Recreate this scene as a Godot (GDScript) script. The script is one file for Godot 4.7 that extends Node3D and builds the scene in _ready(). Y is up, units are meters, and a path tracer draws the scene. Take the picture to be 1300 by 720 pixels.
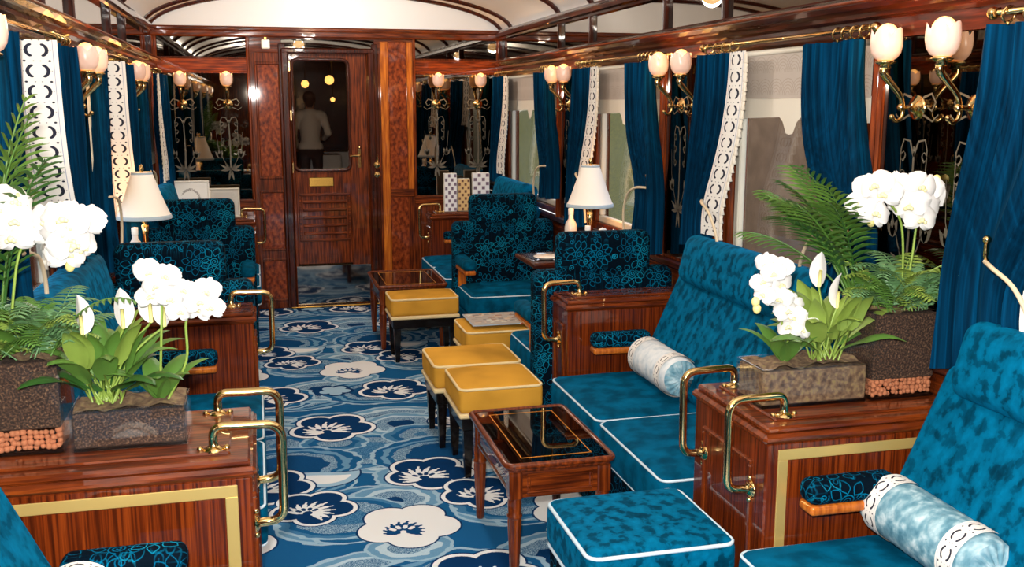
extends Node3D
# A dining-train lounge car: the long axis is z (the end door at z = -7.91), x runs across the car, y is up, metres.
const WR := 1.92      # inner face of the wall behind the stools
const WL := -0.75     # inner face of the wall across the aisle
const ZE := -7.91     # inner face of the end wall
const ZN := 2.3       # inner face of the wall behind the photographer
const CX := 0.585     # middle of the car
const LZ := -0.10     # the furniture across the aisle stands a little farther back
var M := {}
var used := {}
var rng := RandomNumberGenerator.new()
var shared := {}

func _ready() -> void:
	rng.seed = 7
	view_and_light()
	make_materials()
	build_shell()
	build_end_wall()
	build_next_car()
	build_outside()
	build_windows()
	build_furniture()
	build_lamps()
	build_plants()
	build_small_things()

# ------------------------------------------------------------------ camera, sky, flash, exposure
func view_and_light() -> void:
	var cam := Camera3D.new()
	cam.name = "camera"
	cam.position = Vector3(0, 1.6, 0)
	cam.rotation_degrees = Vector3(-10.313, -14.196, 0)
	cam.fov = 31.79
	cam.near = 0.05
	cam.far = 200.0
	add_child(cam)
	cam.current = true
	var env := Environment.new()
	env.background_mode = Environment.BG_SKY
	var sky := Sky.new()
	var ps := ProceduralSkyMaterial.new()
	ps.sky_top_color = Color(0.55, 0.6, 0.68)
	ps.sky_horizon_color = Color(0.75, 0.74, 0.7)
	ps.ground_horizon_color = Color(0.4, 0.38, 0.33)
	ps.ground_bottom_color = Color(0.2, 0.19, 0.16)
	ps.sky_energy_multiplier = 2.0
	ps.ground_energy_multiplier = 2.0
	sky.sky_material = ps
	env.sky = sky
	env.tonemap_mode = Environment.TONE_MAPPER_LINEAR
	env.tonemap_exposure = 1.18
	env.sdfgi_enabled = true
	env.ssao_enabled = true
	env.ssil_enabled = true
	var we := WorldEnvironment.new()
	we.name = "world"
	we.environment = env
	add_child(we)
	# the camera's own flash, just above the lens
	var fl := SpotLight3D.new()
	fl.name = "camera_flash"
	fl.position = Vector3(-0.04, 1.73, 0.02)
	fl.light_color = Color(1.0, 0.985, 0.96)
	fl.light_energy = 11.0
	fl.light_size = 0.035
	fl.rotation_degrees = Vector3(-9.0, -14.2, 0)
	fl.spot_range = 30.0
	fl.spot_attenuation = 2.0
	fl.spot_angle = 56.0
	fl.spot_angle_attenuation = 0.5
	fl.shadow_enabled = true
	add_child(fl)

func omni(called: String, at: Vector3, color: Color, energy: float, size: float, parent: Node3D = null) -> void:
	var l := OmniLight3D.new()
	l.name = called
	l.position = at
	l.light_color = color
	l.light_energy = energy
	l.light_size = size
	l.omni_range = 20.0
	l.omni_attenuation = 2.0
	l.shadow_enabled = true
	(parent if parent else self).add_child(l, true)

# ------------------------------------------------------------------ naming
func numbered(called: String) -> String:
	if not used.has(called):
		used[called] = 0
		return called
	used[called] += 1
	return "%s_%03d" % [called, used[called]]

func thing(called: String, label: String, category: String, at := Vector3.ZERO, turn := 0.0, group := "") -> Node3D:
	var o := Node3D.new()
	o.name = numbered(called)
	o.position = at
	o.rotation.y = turn
	o.set_meta("label", label)
	o.set_meta("category", category)
	if group != "":
		o.set_meta("group", group)
	add_child(o)
	return o

func structure(called: String) -> Node3D:
	var o := Node3D.new()
	o.name = called
	o.set_meta("kind", "structure")
	add_child(o)
	return o

func part(called: String, st: SurfaceTool, m: Material, parent: Node3D, xf := Transform3D()) -> MeshInstance3D:
	st.generate_normals()
	st.index()
	return part_mesh(called, st.commit(), m, parent, xf)

func part_mesh(called: String, mesh: Mesh, m: Material, parent: Node3D, xf := Transform3D()) -> MeshInstance3D:
	var o := MeshInstance3D.new()
	o.name = called
	o.mesh = mesh
	o.material_override = m
	o.transform = xf
	parent.add_child(o, true)
	return o

func done(st: SurfaceTool) -> ArrayMesh:
	st.generate_normals()
	st.index()
	return st.commit()

# ------------------------------------------------------------------ shapes
func T() -> SurfaceTool:
	var st := SurfaceTool.new()
	st.begin(Mesh.PRIMITIVE_TRIANGLES)
	st.set_smooth_group(0)
	return st

func tri(st: SurfaceTool, a: Vector3, b: Vector3, c: Vector3, out: Vector3) -> void:
	var n := (a - c).cross(a - b)
	var pts := [a, b, c] if n.dot(out) >= 0.0 else [a, c, b]
	for p in pts:
		st.set_uv(Vector2.ZERO)
		st.add_vertex(p)

func face(st: SurfaceTool, a: Vector3, b: Vector3, c: Vector3, d: Vector3, out: Vector3) -> void:
	tri(st, a, b, c, out)
	tri(st, a, c, d, out)

# chamfered box: centre, size, chamfer
func box(st: SurfaceTool, ce: Vector3, s: Vector3, ch := 0.003, b := Basis()) -> void:
	st.set_smooth_group(-1)
	var h := s * 0.5
	ch = minf(ch, minf(h.x, minf(h.y, h.z)) * 0.9)
	var q := h - Vector3(ch, ch, ch)
	for ax in 3:
		var u := (ax + 1) % 3
		var v := (ax + 2) % 3
		for sg in [-1.0, 1.0]:
			var ps := []
			for k in [[-1, -1], [1, -1], [1, 1], [-1, 1]]:
				var p := Vector3.ZERO
				p[ax] = sg * h[ax]
				p[u] = k[0] * q[u]
				p[v] = k[1] * q[v]
				ps.append(ce + b * p)
			var o := Vector3.ZERO
			o[ax] = sg
			face(st, ps[0], ps[1], ps[2], ps[3], b * o)
	for k in 3:
		var a := (k + 1) % 3
		var c := (k + 2) % 3
		for sa in [-1.0, 1.0]:
			for sb in [-1.0, 1.0]:
				var ps := []
				for e in [[0, -1.0], [0, 1.0], [1, 1.0], [1, -1.0]]:
					var p := Vector3.ZERO
					p[a] = sa * (h[a] if e[0] == 0 else q[a])
					p[c] = sb * (q[c] if e[0] == 0 else h[c])
					p[k] = e[1] * q[k]
					ps.append(ce + b * p)
				var o := Vector3.ZERO
				o[a] = sa
				o[c] = sb
				face(st, ps[0], ps[1], ps[2], ps[3], b * o)
	for sx in [-1.0, 1.0]:
		for sy in [-1.0, 1.0]:
			for sz in [-1.0, 1.0]:
				tri(st, ce + b * Vector3(sx * h.x, sy * q.y, sz * q.z), ce + b * Vector3(sx * q.x, sy * h.y, sz * q.z), ce + b * Vector3(sx * q.x, sy * q.y, sz * h.z), b * Vector3(sx, sy, sz))
	st.set_smooth_group(0)

func boxed(ce: Vector3, s: Vector3, ch := 0.003) -> SurfaceTool:
	var st := T()
	box(st, ce, s, ch)
	return st

# a box from corner to corner
func slab(a: Vector3, b: Vector3, ch := 0.003) -> SurfaceTool:
	return boxed((a + b) * 0.5, (b - a).abs(), ch)

# rows of points to a surface
func grid(st: SurfaceTool, rows: Array, uv_rows: Array = [], closed := false) -> void:
	var nr := rows.size()
	for i in nr - 1:
		var a: PackedVector3Array = rows[i]
		var b: PackedVector3Array = rows[i + 1]
		var nc := a.size()
		for j in (nc if closed else nc - 1):
			var k := (j + 1) % nc
			var ids := [[i, j], [i + 1, j], [i + 1, k], [i, j], [i + 1, k], [i, k]]
			for e in ids:
				if uv_rows.size():
					st.set_uv(uv_rows[e[0]][e[1]])
				else:
					st.set_uv(Vector2.ZERO)
				st.add_vertex(rows[e[0]][e[1]])

# rounded, crowned cushion: radius of the edges, how far the top bulges
func cushion(st: SurfaceTool, ce: Vector3, s: Vector3, r: float, crown := 0.0, b := Basis(), n := 9) -> void:
	var h := s * 0.5
	r = minf(r, minf(h.x, minf(h.y, h.z)))
	for ax in 3:
		var u := (ax + 1) % 3
		var v := (ax + 2) % 3
		for sg in [-1.0, 1.0]:
			var rows := []
			for i in n + 1:
				var row := PackedVector3Array()
				for j in n + 1:
					var p := Vector3.ZERO
					p[ax] = sg * h[ax]
					p[u] = spread(float(i) / n, h[u], r) 
					p[v] = spread(float(j) / n, h[v], r) * sg
					var inner := Vector3(clampf(p.x, -h.x + r, h.x - r), clampf(p.y, -h.y + r, h.y - r), clampf(p.z, -h.z + r, h.z - r))
					var d := p - inner
					if d.length() > 1e-6:
						p = inner + d.normalized() * r
					if crown != 0.0 and p.y > 0.0:
						p.y += crown * (1.0 - pow(p.x / h.x, 2.0)) * (1.0 - pow(p.z / h.z, 2.0))
					row.append(ce + b * p)
				rows.append(row)
			grid(st, rows)

func spread(t: float, h: float, r: float) -> float:
	# points gathered near the rounded edges
	var e := 0.3
	if t < e:
		return -h + r * (t / e)
	if t > 1.0 - e:
		return h - r * ((1.0 - t) / e)
	return lerpf(-h + r, h - r, (t - e) / (1.0 - 2.0 * e))

func tube(st: SurfaceTool, pts: PackedVector3Array, r: float, seg := 8, closed := false, radii: PackedFloat32Array = PackedFloat32Array()) -> void:
	var n := pts.size()
	var rows := []
	var up := Vector3.UP
	var t0 := (pts[1] - pts[0]).normalized()
	if absf(t0.dot(up)) > 0.9:
		up = Vector3.RIGHT
	var side := t0.cross(up).normalized()
	for i in n:
		var a := pts[(i - 1 + n) % n] if (closed or i > 0) else pts[0]
		var c := pts[(i + 1) % n] if (closed or i < n - 1) else pts[n - 1]
		var t := (c - a).normalized()
		side = (side - t * side.dot(t)).normalized()
		var w := side.cross(t)
		var rr := radii[i] if radii.size() else r
		var row := PackedVector3Array()
		for k in seg:
			var an := TAU * k / seg
			row.append(pts[i] + (side * cos(an) + w * sin(an)) * rr)
		rows.append(row)
	if closed:
		rows.append(rows[0])
		grid(st, rows, [], true)
		return
	grid(st, rows, [], true)
	for e in [0, n - 1]:
		var row: PackedVector3Array = rows[e]
		var out := (pts[0] - pts[1]) if e == 0 else (pts[n - 1] - pts[n - 2])
		for k in seg:
			tri(st, pts[e], row[k], row[(k + 1) % seg], out)

func fillet(pts: Array, r: float, n := 5) -> PackedVector3Array:
	var out := PackedVector3Array()
	out.append(pts[0])
	for i in range(1, pts.size() - 1):
		var p: Vector3 = pts[i]
		var a: Vector3 = (pts[i - 1] - p)
		var b: Vector3 = (pts[i + 1] - p)
		var rr := minf(r, minf(a.length(), b.length()) * 0.48)
		var p0 := p + a.normalized() * rr
		var p2 := p + b.normalized() * rr
		for k in n + 1:
			var t := float(k) / n
			out.append(p0.lerp(p, t).lerp(p.lerp(p2, t), t))
	out.append(pts[-1])
	return out

func smooth_path(pts: Array, per := 6) -> PackedVector3Array:
	var out := PackedVector3Array()
	var n := pts.size()
	for i in n - 1:
		var p0: Vector3 = pts[maxi(i - 1, 0)]
		var p1: Vector3 = pts[i]
		var p2: Vector3 = pts[i + 1]
		var p3: Vector3 = pts[mini(i + 2, n - 1)]
		for k in per:
			var t := float(k) / per
			out.append(0.5 * ((2.0 * p1) + (p2 - p0) * t + (2.0 * p0 - 5.0 * p1 + 4.0 * p2 - p3) * t * t + (3.0 * p1 - p0 - 3.0 * p2 + p3) * t * t * t))
	out.append(pts[-1])
	return out

# turned shape: profile of (radius, height)
func lathe(st: SurfaceTool, prof: Array, seg := 20, xf := Transform3D(), flutes := 0, depth := 0.0, vrep := 1.0, urep := 1.0) -> void:
	var rows := []
	var uvs := []
	for i in prof.size():
		var p: Vector2 = prof[i]
		var row := PackedVector3Array()
		var uvr := PackedVector2Array()
		for k in seg + 1:
			var an := TAU * k / seg
			var r := p.x * (1.0 - depth * (0.5 - 0.5 * cos(an * flutes))) if flutes > 0 else p.x
			row.append(xf * Vector3(cos(an) * r, p.y, sin(an) * r))
			uvr.append(Vector2(urep * k / seg, vrep * i / (prof.size() - 1)))
		rows.append(row)
		uvs.append(uvr)
	grid(st, rows, uvs)

func ball(st: SurfaceTool, c: Vector3, r: float, seg := 10, squash := 1.0) -> void:
	var prof := []
	for i in seg / 2 + 1:
		var a := PI * i / (seg / 2) - PI / 2
		prof.append(Vector2(cos(a) * r, sin(a) * r * squash))
	lathe(st, prof, seg, Transform3D(Basis(), c))

# a ring round a rectangle with rounded corners, in the plane y = c.y
func ring_path(c: Vector3, hx: float, hz: float, r: float) -> PackedVector3Array:
	var out := PackedVector3Array()
	for q in 4:
		var cx: float = c.x + [1, -1, -1, 1][q] * (hx - r)
		var cz: float = c.z + [1, 1, -1, -1][q] * (hz - r)
		for k in 5:
			var an := PI / 2 * q + PI / 2 * k / 4.0
			out.append(Vector3(cx + cos(an) * r, c.y, cz + sin(an) * r))
	return out

# a bar with a moulded section, run along z
func moulding(st: SurfaceTool, prof: Array, z0: float, z1: float) -> void:
	st.set_smooth_group(-1)
	var r0 := PackedVector3Array()
	var r1 := PackedVector3Array()
	for p in prof:
		r0.append(Vector3(p.x, p.y, z0))
		r1.append(Vector3(p.x, p.y, z1))
	grid(st, [r0, r1])
	st.set_smooth_group(0)

# four bars round an opening in a plane across the axis ax (0: x, 2: z); a, b opposite corners in (along, up)
func frame(st: SurfaceTool, ax: int, at: float, a: Vector2, b: Vector2, w: float, d: float, ch := 0.003) -> void:
	var bars := [[Vector2(a.x, a.y), Vector2(b.x, a.y + w)], [Vector2(a.x, b.y - w), Vector2(b.x, b.y)], [Vector2(a.x, a.y + w), Vector2(a.x + w, b.y - w)], [Vector2(b.x - w, a.y + w), Vector2(b.x, b.y - w)]]
	for q in bars:
		var c: Vector2 = (q[0] + q[1]) * 0.5
		var s: Vector2 = (q[1] - q[0]).abs()
		if ax == 0:
			box(st, Vector3(at, c.y, c.x), Vector3(d, s.y, s.x), ch)
		else:
			box(st, Vector3(c.x, c.y, at), Vector3(s.x, s.y, d), ch)

# ------------------------------------------------------------------ materials
func mat(key: String, color: Color, rough := 0.6, metal := 0.0) -> StandardMaterial3D:
	var m := StandardMaterial3D.new()
	m.resource_name = key
	m.albedo_color = color
	m.roughness = rough
	m.metallic = metal
	M[key] = m
	return m

func noise_tex(freq: float, seed_: int, stops: Array, size := 512, octaves := 4, kind := FastNoiseLite.TYPE_SIMPLEX_SMOOTH) -> NoiseTexture2D:
	var n := FastNoiseLite.new()
	n.noise_type = kind
	n.seed = seed_
	n.frequency = freq
	n.fractal_octaves = octaves
	var t := NoiseTexture2D.new()
	t.width = size
	t.height = size
	t.seamless = true
	t.noise = n
	var g := Gradient.new()
	var offs := PackedFloat32Array()
	var cols := PackedColorArray()
	for s in stops:
		offs.append(s[0])
		cols.append(s[1])
	g.offsets = offs
	g.colors = cols
	t.color_ramp = g
	return t

func tri_map(m: StandardMaterial3D, tex: Texture2D, scale_: Vector3) -> void:
	m.albedo_texture = tex
	m.albedo_color = Color.WHITE
	m.uv1_triplanar = true
	m.uv1_world_triplanar = true
	m.uv1_scale = scale_

func coat(m: StandardMaterial3D, amount := 1.0, rough := 0.03) -> void:
	m.metallic_specular = 0.2
	m.clearcoat_enabled = true
	m.clearcoat = amount
	m.clearcoat_roughness = rough

func grey(v: float) -> Color:
	return Color(v, v, v)

func velvet(key: String, color: Color, tex: Texture2D, scale_: Vector3, sheen := 0.6) -> void:
	var m := mat(key, color, 0.75)
	tri_map(m, tex, scale_)
	m.albedo_color = color
	if sheen > 0.0:
		m.rim_enabled = true
		m.rim = sheen
		m.rim_tint = 1.0
	m.metallic_specular = 0.12

func make_materials() -> void:
	# lacquered mahogany, the grain along y, x or z
	var grain := noise_tex(0.02, 3, [[0.0, Color(0.17, 0.058, 0.016)], [0.35, Color(0.3, 0.115, 0.032)], [0.6, Color(0.41, 0.172, 0.05)], [1.0, Color(0.55, 0.26, 0.085)]])
	for e in [["wood_y", Vector3(5.0, 0.35, 5.0)], ["wood_x", Vector3(0.35, 5.0, 5.0)], ["wood_z", Vector3(5.0, 5.0, 0.35)]]:
		var m := mat(e[0], Color.WHITE, 0.35)
		tri_map(m, grain, e[1])
		coat(m)
	var stripe := noise_tex(0.03, 11, [[0.0, Color(0.17, 0.055, 0.015)], [0.4, Color(0.3, 0.105, 0.025)], [0.58, Color(0.38, 0.145, 0.035)], [1.0, Color(0.5, 0.215, 0.06)]])
	var sp := mat("sapele", Color.WHITE, 0.35)
	tri_map(sp, stripe, Vector3(7.0, 0.12, 7.0))
	coat(sp)
	var dark := noise_tex(0.02, 5, [[0.0, Color(0.1, 0.035, 0.02)], [0.5, Color(0.22, 0.08, 0.035)], [1.0, Color(0.36, 0.14, 0.06)]])
	for e in [["dark_y", Vector3(5.0, 0.35, 5.0)], ["dark_z", Vector3(5.0, 5.0, 0.35)], ["dark_x", Vector3(0.35, 5.0, 5.0)]]:
		var m := mat(e[0], Color.WHITE, 0.3)
		tri_map(m, dark, e[1])
		coat(m)
	var burl := noise_tex(0.018, 21, [[0.0, Color(0.24, 0.08, 0.025)], [0.45, Color(0.45, 0.18, 0.06)], [1.0, Color(0.64, 0.32, 0.13)]], 512, 5)
	var bm := mat("burl", Color.WHITE, 0.35)
	tri_map(bm, burl, Vector3(3.0, 1.8, 3.0))
	coat(bm)
	var honey := noise_tex(0.02, 8, [[0.0, Color(0.5, 0.22, 0.05)], [1.0, Color(0.85, 0.5, 0.16)]])
	var hm := mat("satinwood", Color.WHITE, 0.35)
	tri_map(hm, honey, Vector3(5.0, 0.35, 5.0))
	coat(hm)
	var eb := mat("ebony", Color(0.045, 0.025, 0.02), 0.35)
	coat(eb, 0.7, 0.1)
	# blue crushed velvet: nap lying one way or the other
	var crush := noise_tex(0.016, 17, [[0.0, grey(0.36)], [0.34, grey(0.52)], [0.46, grey(0.79)], [1.0, grey(1.0)]], 512, 6)
	velvet("velvet", Color(0.0, 0.42, 0.58), crush, Vector3.ONE * 2.2)
	var soft := noise_tex(0.012, 19, [[0.0, grey(0.48)], [0.4, grey(0.66)], [0.6, grey(0.8)], [1.0, grey(0.95)]], 512, 5)
	velvet("velvet_seat", Color(0.0, 0.39, 0.54), soft, Vector3.ONE * 1.2)
	var deep := noise_tex(0.02, 23, [[0.0, grey(0.48)], [0.5, grey(0.75)], [1.0, grey(1.0)]], 512, 4)
	velvet("velvet_plain", Color(0.0, 0.35, 0.48), deep, Vector3.ONE * 1.6)
	var drape := noise_tex(0.02, 29, [[0.0, grey(0.3)], [0.45, grey(0.54)], [0.62, grey(0.7)], [1.0, grey(1.0)]], 512, 3)
	velvet("drape", Color(0.0, 0.28, 0.44), drape, Vector3(6.0, 0.1, 6.0), 0.35)
	M.drape.rim_tint = 0.85
	velvet("cut_velvet", Color.WHITE, ImageTexture.create_from_image(scroll_image()), Vector3.ONE * 2.05, 0.0)
	var nap := noise_tex(0.006, 31, [[0.0, grey(0.7)], [0.5, grey(0.9)], [1.0, grey(1.0)]], 512, 3)
	velvet("gold_velvet", Color(0.82, 0.6, 0.22), nap, Vector3.ONE * 0.8)
	mat("gimp", Color(0.84, 0.75, 0.56), 0.8)
	mat("brass_inlay", Color(0.82, 0.7, 0.42), 0.34, 0.55)
	mat("cream", Color(0.85, 0.8, 0.7), 0.85)
	mat("piping", Color(0.75, 0.82, 0.86), 0.8)
	var rope := mat("rope", Color(0.8, 0.72, 0.6), 0.8)
	rope.metallic_specular = 0.3
	mat("brass", Color(0.95, 0.81, 0.55), 0.12, 1.0)
	mat("old_brass", Color(0.75, 0.58, 0.28), 0.22, 1.0)
	mat("kick_plate", Color(0.62, 0.62, 0.62), 0.06, 1.0)
	# dim silvering, as in old looking-glasses
	mat("mirror", Color(0.5, 0.47, 0.43), 0.015, 1.0)
	mat("etched", Color(0.34, 0.31, 0.26), 0.6)
	var ce := mat("ceiling", Color(0.93, 0.92, 0.91), 0.35)
	ce.metallic_specular = 0.45
	var gl := mat("glass", Color(0.02, 0.02, 0.02, 0.02), 0.02)
	gl.transparency = BaseMaterial3D.TRANSPARENCY_ALPHA
	var sash := mat("sash", Color(0.78, 0.75, 0.68), 0.4)
	sash.metallic_specular = 0.5
	var bl := mat("blind", Color.WHITE, 0.85)
	bl.albedo_texture = ImageTexture.create_from_image(fan_image())
	bl.uv1_scale = Vector3(1, 1, 1)
	mat("blind_hem", Color(0.88, 0.84, 0.77), 0.85)
	var lace := mat("lace", Color.WHITE, 0.85)
	lace.albedo_texture = ImageTexture.create_from_image(lace_image())
	mat("fringe", Color(0.87, 0.83, 0.76), 0.9)
	var bs := noise_tex(0.02, 37, [[0.0, Color(0.24, 0.42, 0.5)], [0.45, Color(0.42, 0.58, 0.64)], [0.75, Color(0.68, 0.77, 0.8)], [1.0, Color(0.85, 0.89, 0.9)]], 512, 4)
	velvet("bolster_blue", Color.WHITE, bs, Vector3.ONE * 2.2, 0.0)
	var bw := noise_tex(0.02, 41, [[0.0, Color(0.68, 0.74, 0.78)], [0.5, Color(0.84, 0.86, 0.87)], [1.0, Color(0.93, 0.93, 0.92)]], 512, 4)
	velvet("bolster_white", Color.WHITE, bw, Vector3.ONE * 2.2, 0.0)
	var carpet := mat("carpet", Color.WHITE, 0.95)
	carpet.albedo_texture = ImageTexture.create_from_image(carpet_image())
	carpet.metallic_specular = 0.1
	carpet.heightmap_enabled = false
	# lamps
	var sh := mat("tulip_glass", Color(0.86, 0.76, 0.71), 0.3)
	sh.emission_enabled = true
	sh.emission = Color(1.0, 0.62, 0.36)
	sh.emission_energy_multiplier = 0.18
	var bu := mat("bulb", Color(1, 0.9, 0.7), 0.4)
	bu.emission_enabled = true
	bu.emission = Color(1.0, 0.72, 0.35)
	bu.emission_energy_multiplier = 1.6
	var ls := mat("lamp_shade", Color(0.93, 0.91, 0.87), 0.8)
	ls.emission_enabled = true
	ls.emission = Color(1.0, 0.62, 0.28)
	ls.emission_energy_multiplier = 0.05
	mat("shade_trim", Color(0.62, 0.68, 0.72), 0.8)
	var lg := mat("globe_light", Color(1, 0.95, 0.88), 0.4)
	lg.emission_enabled = true
	lg.emission = Color(1.0, 0.8, 0.5)
	lg.emission_energy_multiplier = 2.5
	# plants
	var soil := noise_tex(0.06, 43, [[0.0, Color(0.07, 0.045, 0.035)], [0.5, Color(0.24, 0.165, 0.125)], [0.75, Color(0.4, 0.3, 0.22)], [1.0, Color(0.62, 0.5, 0.38)]], 512, 5)
	tri_map(mat("soil", Color.WHITE, 0.95), soil, Vector3(4, 4, 4))
	var moss := noise_tex(0.02, 47, [[0.0, Color(0.24, 0.17, 0.12)], [0.4, Color(0.4, 0.31, 0.23)], [0.65, Color(0.5, 0.41, 0.3)], [1.0, Color(0.55, 0.5, 0.25)]], 512, 5)
	tri_map(mat("moss", Color.WHITE, 0.95), moss, Vector3(4, 4, 4))
	mat("clay", Color(0.7, 0.44, 0.3), 0.9)
	for e in [["leaf_dark", Color(0.17, 0.33, 0.13)], ["leaf_mid", Color(0.31, 0.46, 0.19)], ["leaf_light", Color(0.5, 0.59, 0.26)], ["leaf_fern", Color(0.35, 0.5, 0.33)], ["stem_green", Color(0.52, 0.62, 0.27)]]:
		var m := mat(e[0], e[1], 0.4)
		m.backlight_enabled = true
		m.backlight = Color(0.25, 0.3, 0.08)
	mat("petal", Color(0.84, 0.83, 0.82), 0.6)
	mat("bud", Color(0.9, 0.85, 0.55), 0.6)
	mat("lip", Color(0.9, 0.86, 0.66), 0.6)
	# the rest
	var tg := mat("table_glass", Color(0.02, 0.012, 0.01), 0.03)
	coat(tg, 1.0, 0.01)
	mat("gold_line", Color(0.85, 0.55, 0.15), 0.35, 0.6)
	mat("paper", Color(0.88, 0.86, 0.82), 0.8)
	mat("white_cloth", Color(0.85, 0.85, 0.84), 0.8)
	mat("black_cloth", Color(0.03, 0.03, 0.035), 0.8)
	mat("china", Color(0.9, 0.89, 0.86), 0.25)
	mat("bottle", Color(0.82, 0.78, 0.74), 0.15)
	mat("bottle_label", Color(0.25, 0.35, 0.5), 0.6)
	var plaster := noise_tex(0.01, 53, [[0.0, Color(0.53, 0.39, 0.26)], [1.0, Color(0.66, 0.5, 0.36)]])
	tri_map(mat("plaster", Color.WHITE, 0.9), plaster, Vector3(0.5, 0.5, 0.5))
	var grass := noise_tex(0.03, 59, [[0.0, Color(0.3, 0.28, 0.08)], [1.0, Color(0.48, 0.43, 0.15)]])
	tri_map(mat("turf", Color.WHITE, 0.95), grass, Vector3(0.5, 0.5, 0.5))

# ------------------------------------------------------------------ printed and woven patterns
func dot(im: Image, x: float, y: float, r: float, c: Color) -> void:
	var w := im.get_width()
	var h := im.get_height()
	for j in range(int(floor(y - r)), int(ceil(y + r)) + 1):
		for i in range(int(floor(x - r)), int(ceil(x + r)) + 1):
			if (i - x) * (i - x) + (j - y) * (j - y) <= r * r:
				im.set_pixel(posmod(i, w), posmod(j, h), c)

func stroke(im: Image, pts: PackedVector2Array, r: float, c: Color) -> void:
	for k in pts.size() - 1:
		var a := pts[k]
		var b := pts[k + 1]
		var n := int(ceil(a.distance_to(b) / maxf(r * 0.7, 0.7))) + 1
		for q in n:
			var p := a.lerp(b, float(q) / n)
			dot(im, p.x, p.y, r, c)

# cut velvet: a dark ground, scrolled flowers in raised teal pile
func scroll_image() -> Image:
	var n := 512
	var im := Image.create(n, n, false, Image.FORMAT_RGB8)
	im.fill(Color(0.012, 0.062, 0.105))
	var r := RandomNumberGenerator.new()
	r.seed = 5
	var teal := [Color(0.0, 0.4, 0.54), Color(0.0, 0.34, 0.47), Color(0.05, 0.49, 0.61)]
	for gy in 4:
		for gx in 4:
			var cx := (gx + 0.5 * (gy % 2) + r.randf_range(0.3, 0.7)) * 128.0
			var cy := (gy + r.randf_range(0.35, 0.65)) * 128.0
			var col: Color = teal[(gx + gy) % 3]
			var turn := r.randf() * TAU
			var sg := 1.0 if r.randf() < 0.5 else -1.0
			var sp := PackedVector2Array()
			for k in 40:
				var a := turn + sg * k * 0.36
				sp.append(Vector2(cx, cy) + Vector2(cos(a), sin(a)) * (2.0 + k * 0.55))
			stroke(im, sp, 2.0, col)
			var np := 7 + int(r.randi() % 3)
			for q in np:
				var a0 := turn + TAU * q / np
				var ln := r.randf_range(30, 48)
				var bend := r.randf_range(-0.25, 0.25)
				for side in [-1.0, 1.0]:
					var pet := PackedVector2Array()
					for k in 13:
						var t := k / 12.0
						var an: float = a0 + bend * t + side * 0.4 * sin(t * PI) * (1.0 - 0.35 * t)
						pet.append(Vector2(cx, cy) + Vector2(cos(an), sin(an)) * (25.0 + ln * t))
					stroke(im, pet, 1.5, col)
			for q in 3:
				var a1 := turn + TAU * q / 3.0 + 0.5
				var c2 := Vector2(cx, cy) + Vector2(cos(a1), sin(a1)) * 74.0
				var cu := PackedVector2Array()
				for k in 22:
					var a := a1 + k * 0.42
					cu.append(c2 + Vector2(cos(a), sin(a)) * (15.0 - k * 0.6))
				stroke(im, cu, 1.7, teal[(q + gx) % 3])
	return im

# the border: rings of dark blue and dots between two fine lines on off-white
func lace_image() -> Image:
	var im := Image.create(128, 96, false, Image.FORMAT_RGB8)
	im.fill(Color(0.9, 0.88, 0.85))
	var ink := Color(0.07, 0.08, 0.16)
	for j in 96:
		for x in [16, 17, 110, 111]:
			im.set_pixel(x, j, Color(0.55, 0.58, 0.68))
	for s in [-1.0, 1.0]:
		var pts := PackedVector2Array()
		for k in 15:
			var a := -1.15 + 2.3 * k / 14.0
			pts.append(Vector2(64 + s * (9 + 21 * cos(a)), 48 + 28 * sin(a)))
		stroke(im, pts, 5.2, ink)
		dot(im, 64 + s * 36, 2, 4.4, ink)
		dot(im, 64 + s * 10, 2, 2.4, Color(0.5, 0.48, 0.5))
		dot(im, 64 + s * 41, 48, 2.0, Color(0.6, 0.58, 0.6))
	return im

# the blind: rows of small woven fans
func fan_image() -> Image:
	var im := Image.create(256, 256, false, Image.FORMAT_RGB8)
	im.fill(Color(0.72, 0.67, 0.62))
	for gy in 4:
		for gx in 4:
			var c := Vector2((gx + 0.5 * (gy % 2)) * 64.0 + 16.0, gy * 64.0 + 60.0)
			for q in 5:
				var pts := PackedVector2Array()
				for k in 9:
					var a := -PI + PI * k / 8.0
					pts.append(c + Vector2(cos(a), sin(a)) * (10.0 + q * 9.0))
				stroke(im, pts, 1.2, Color(0.66, 0.6, 0.55))
	return im

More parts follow.
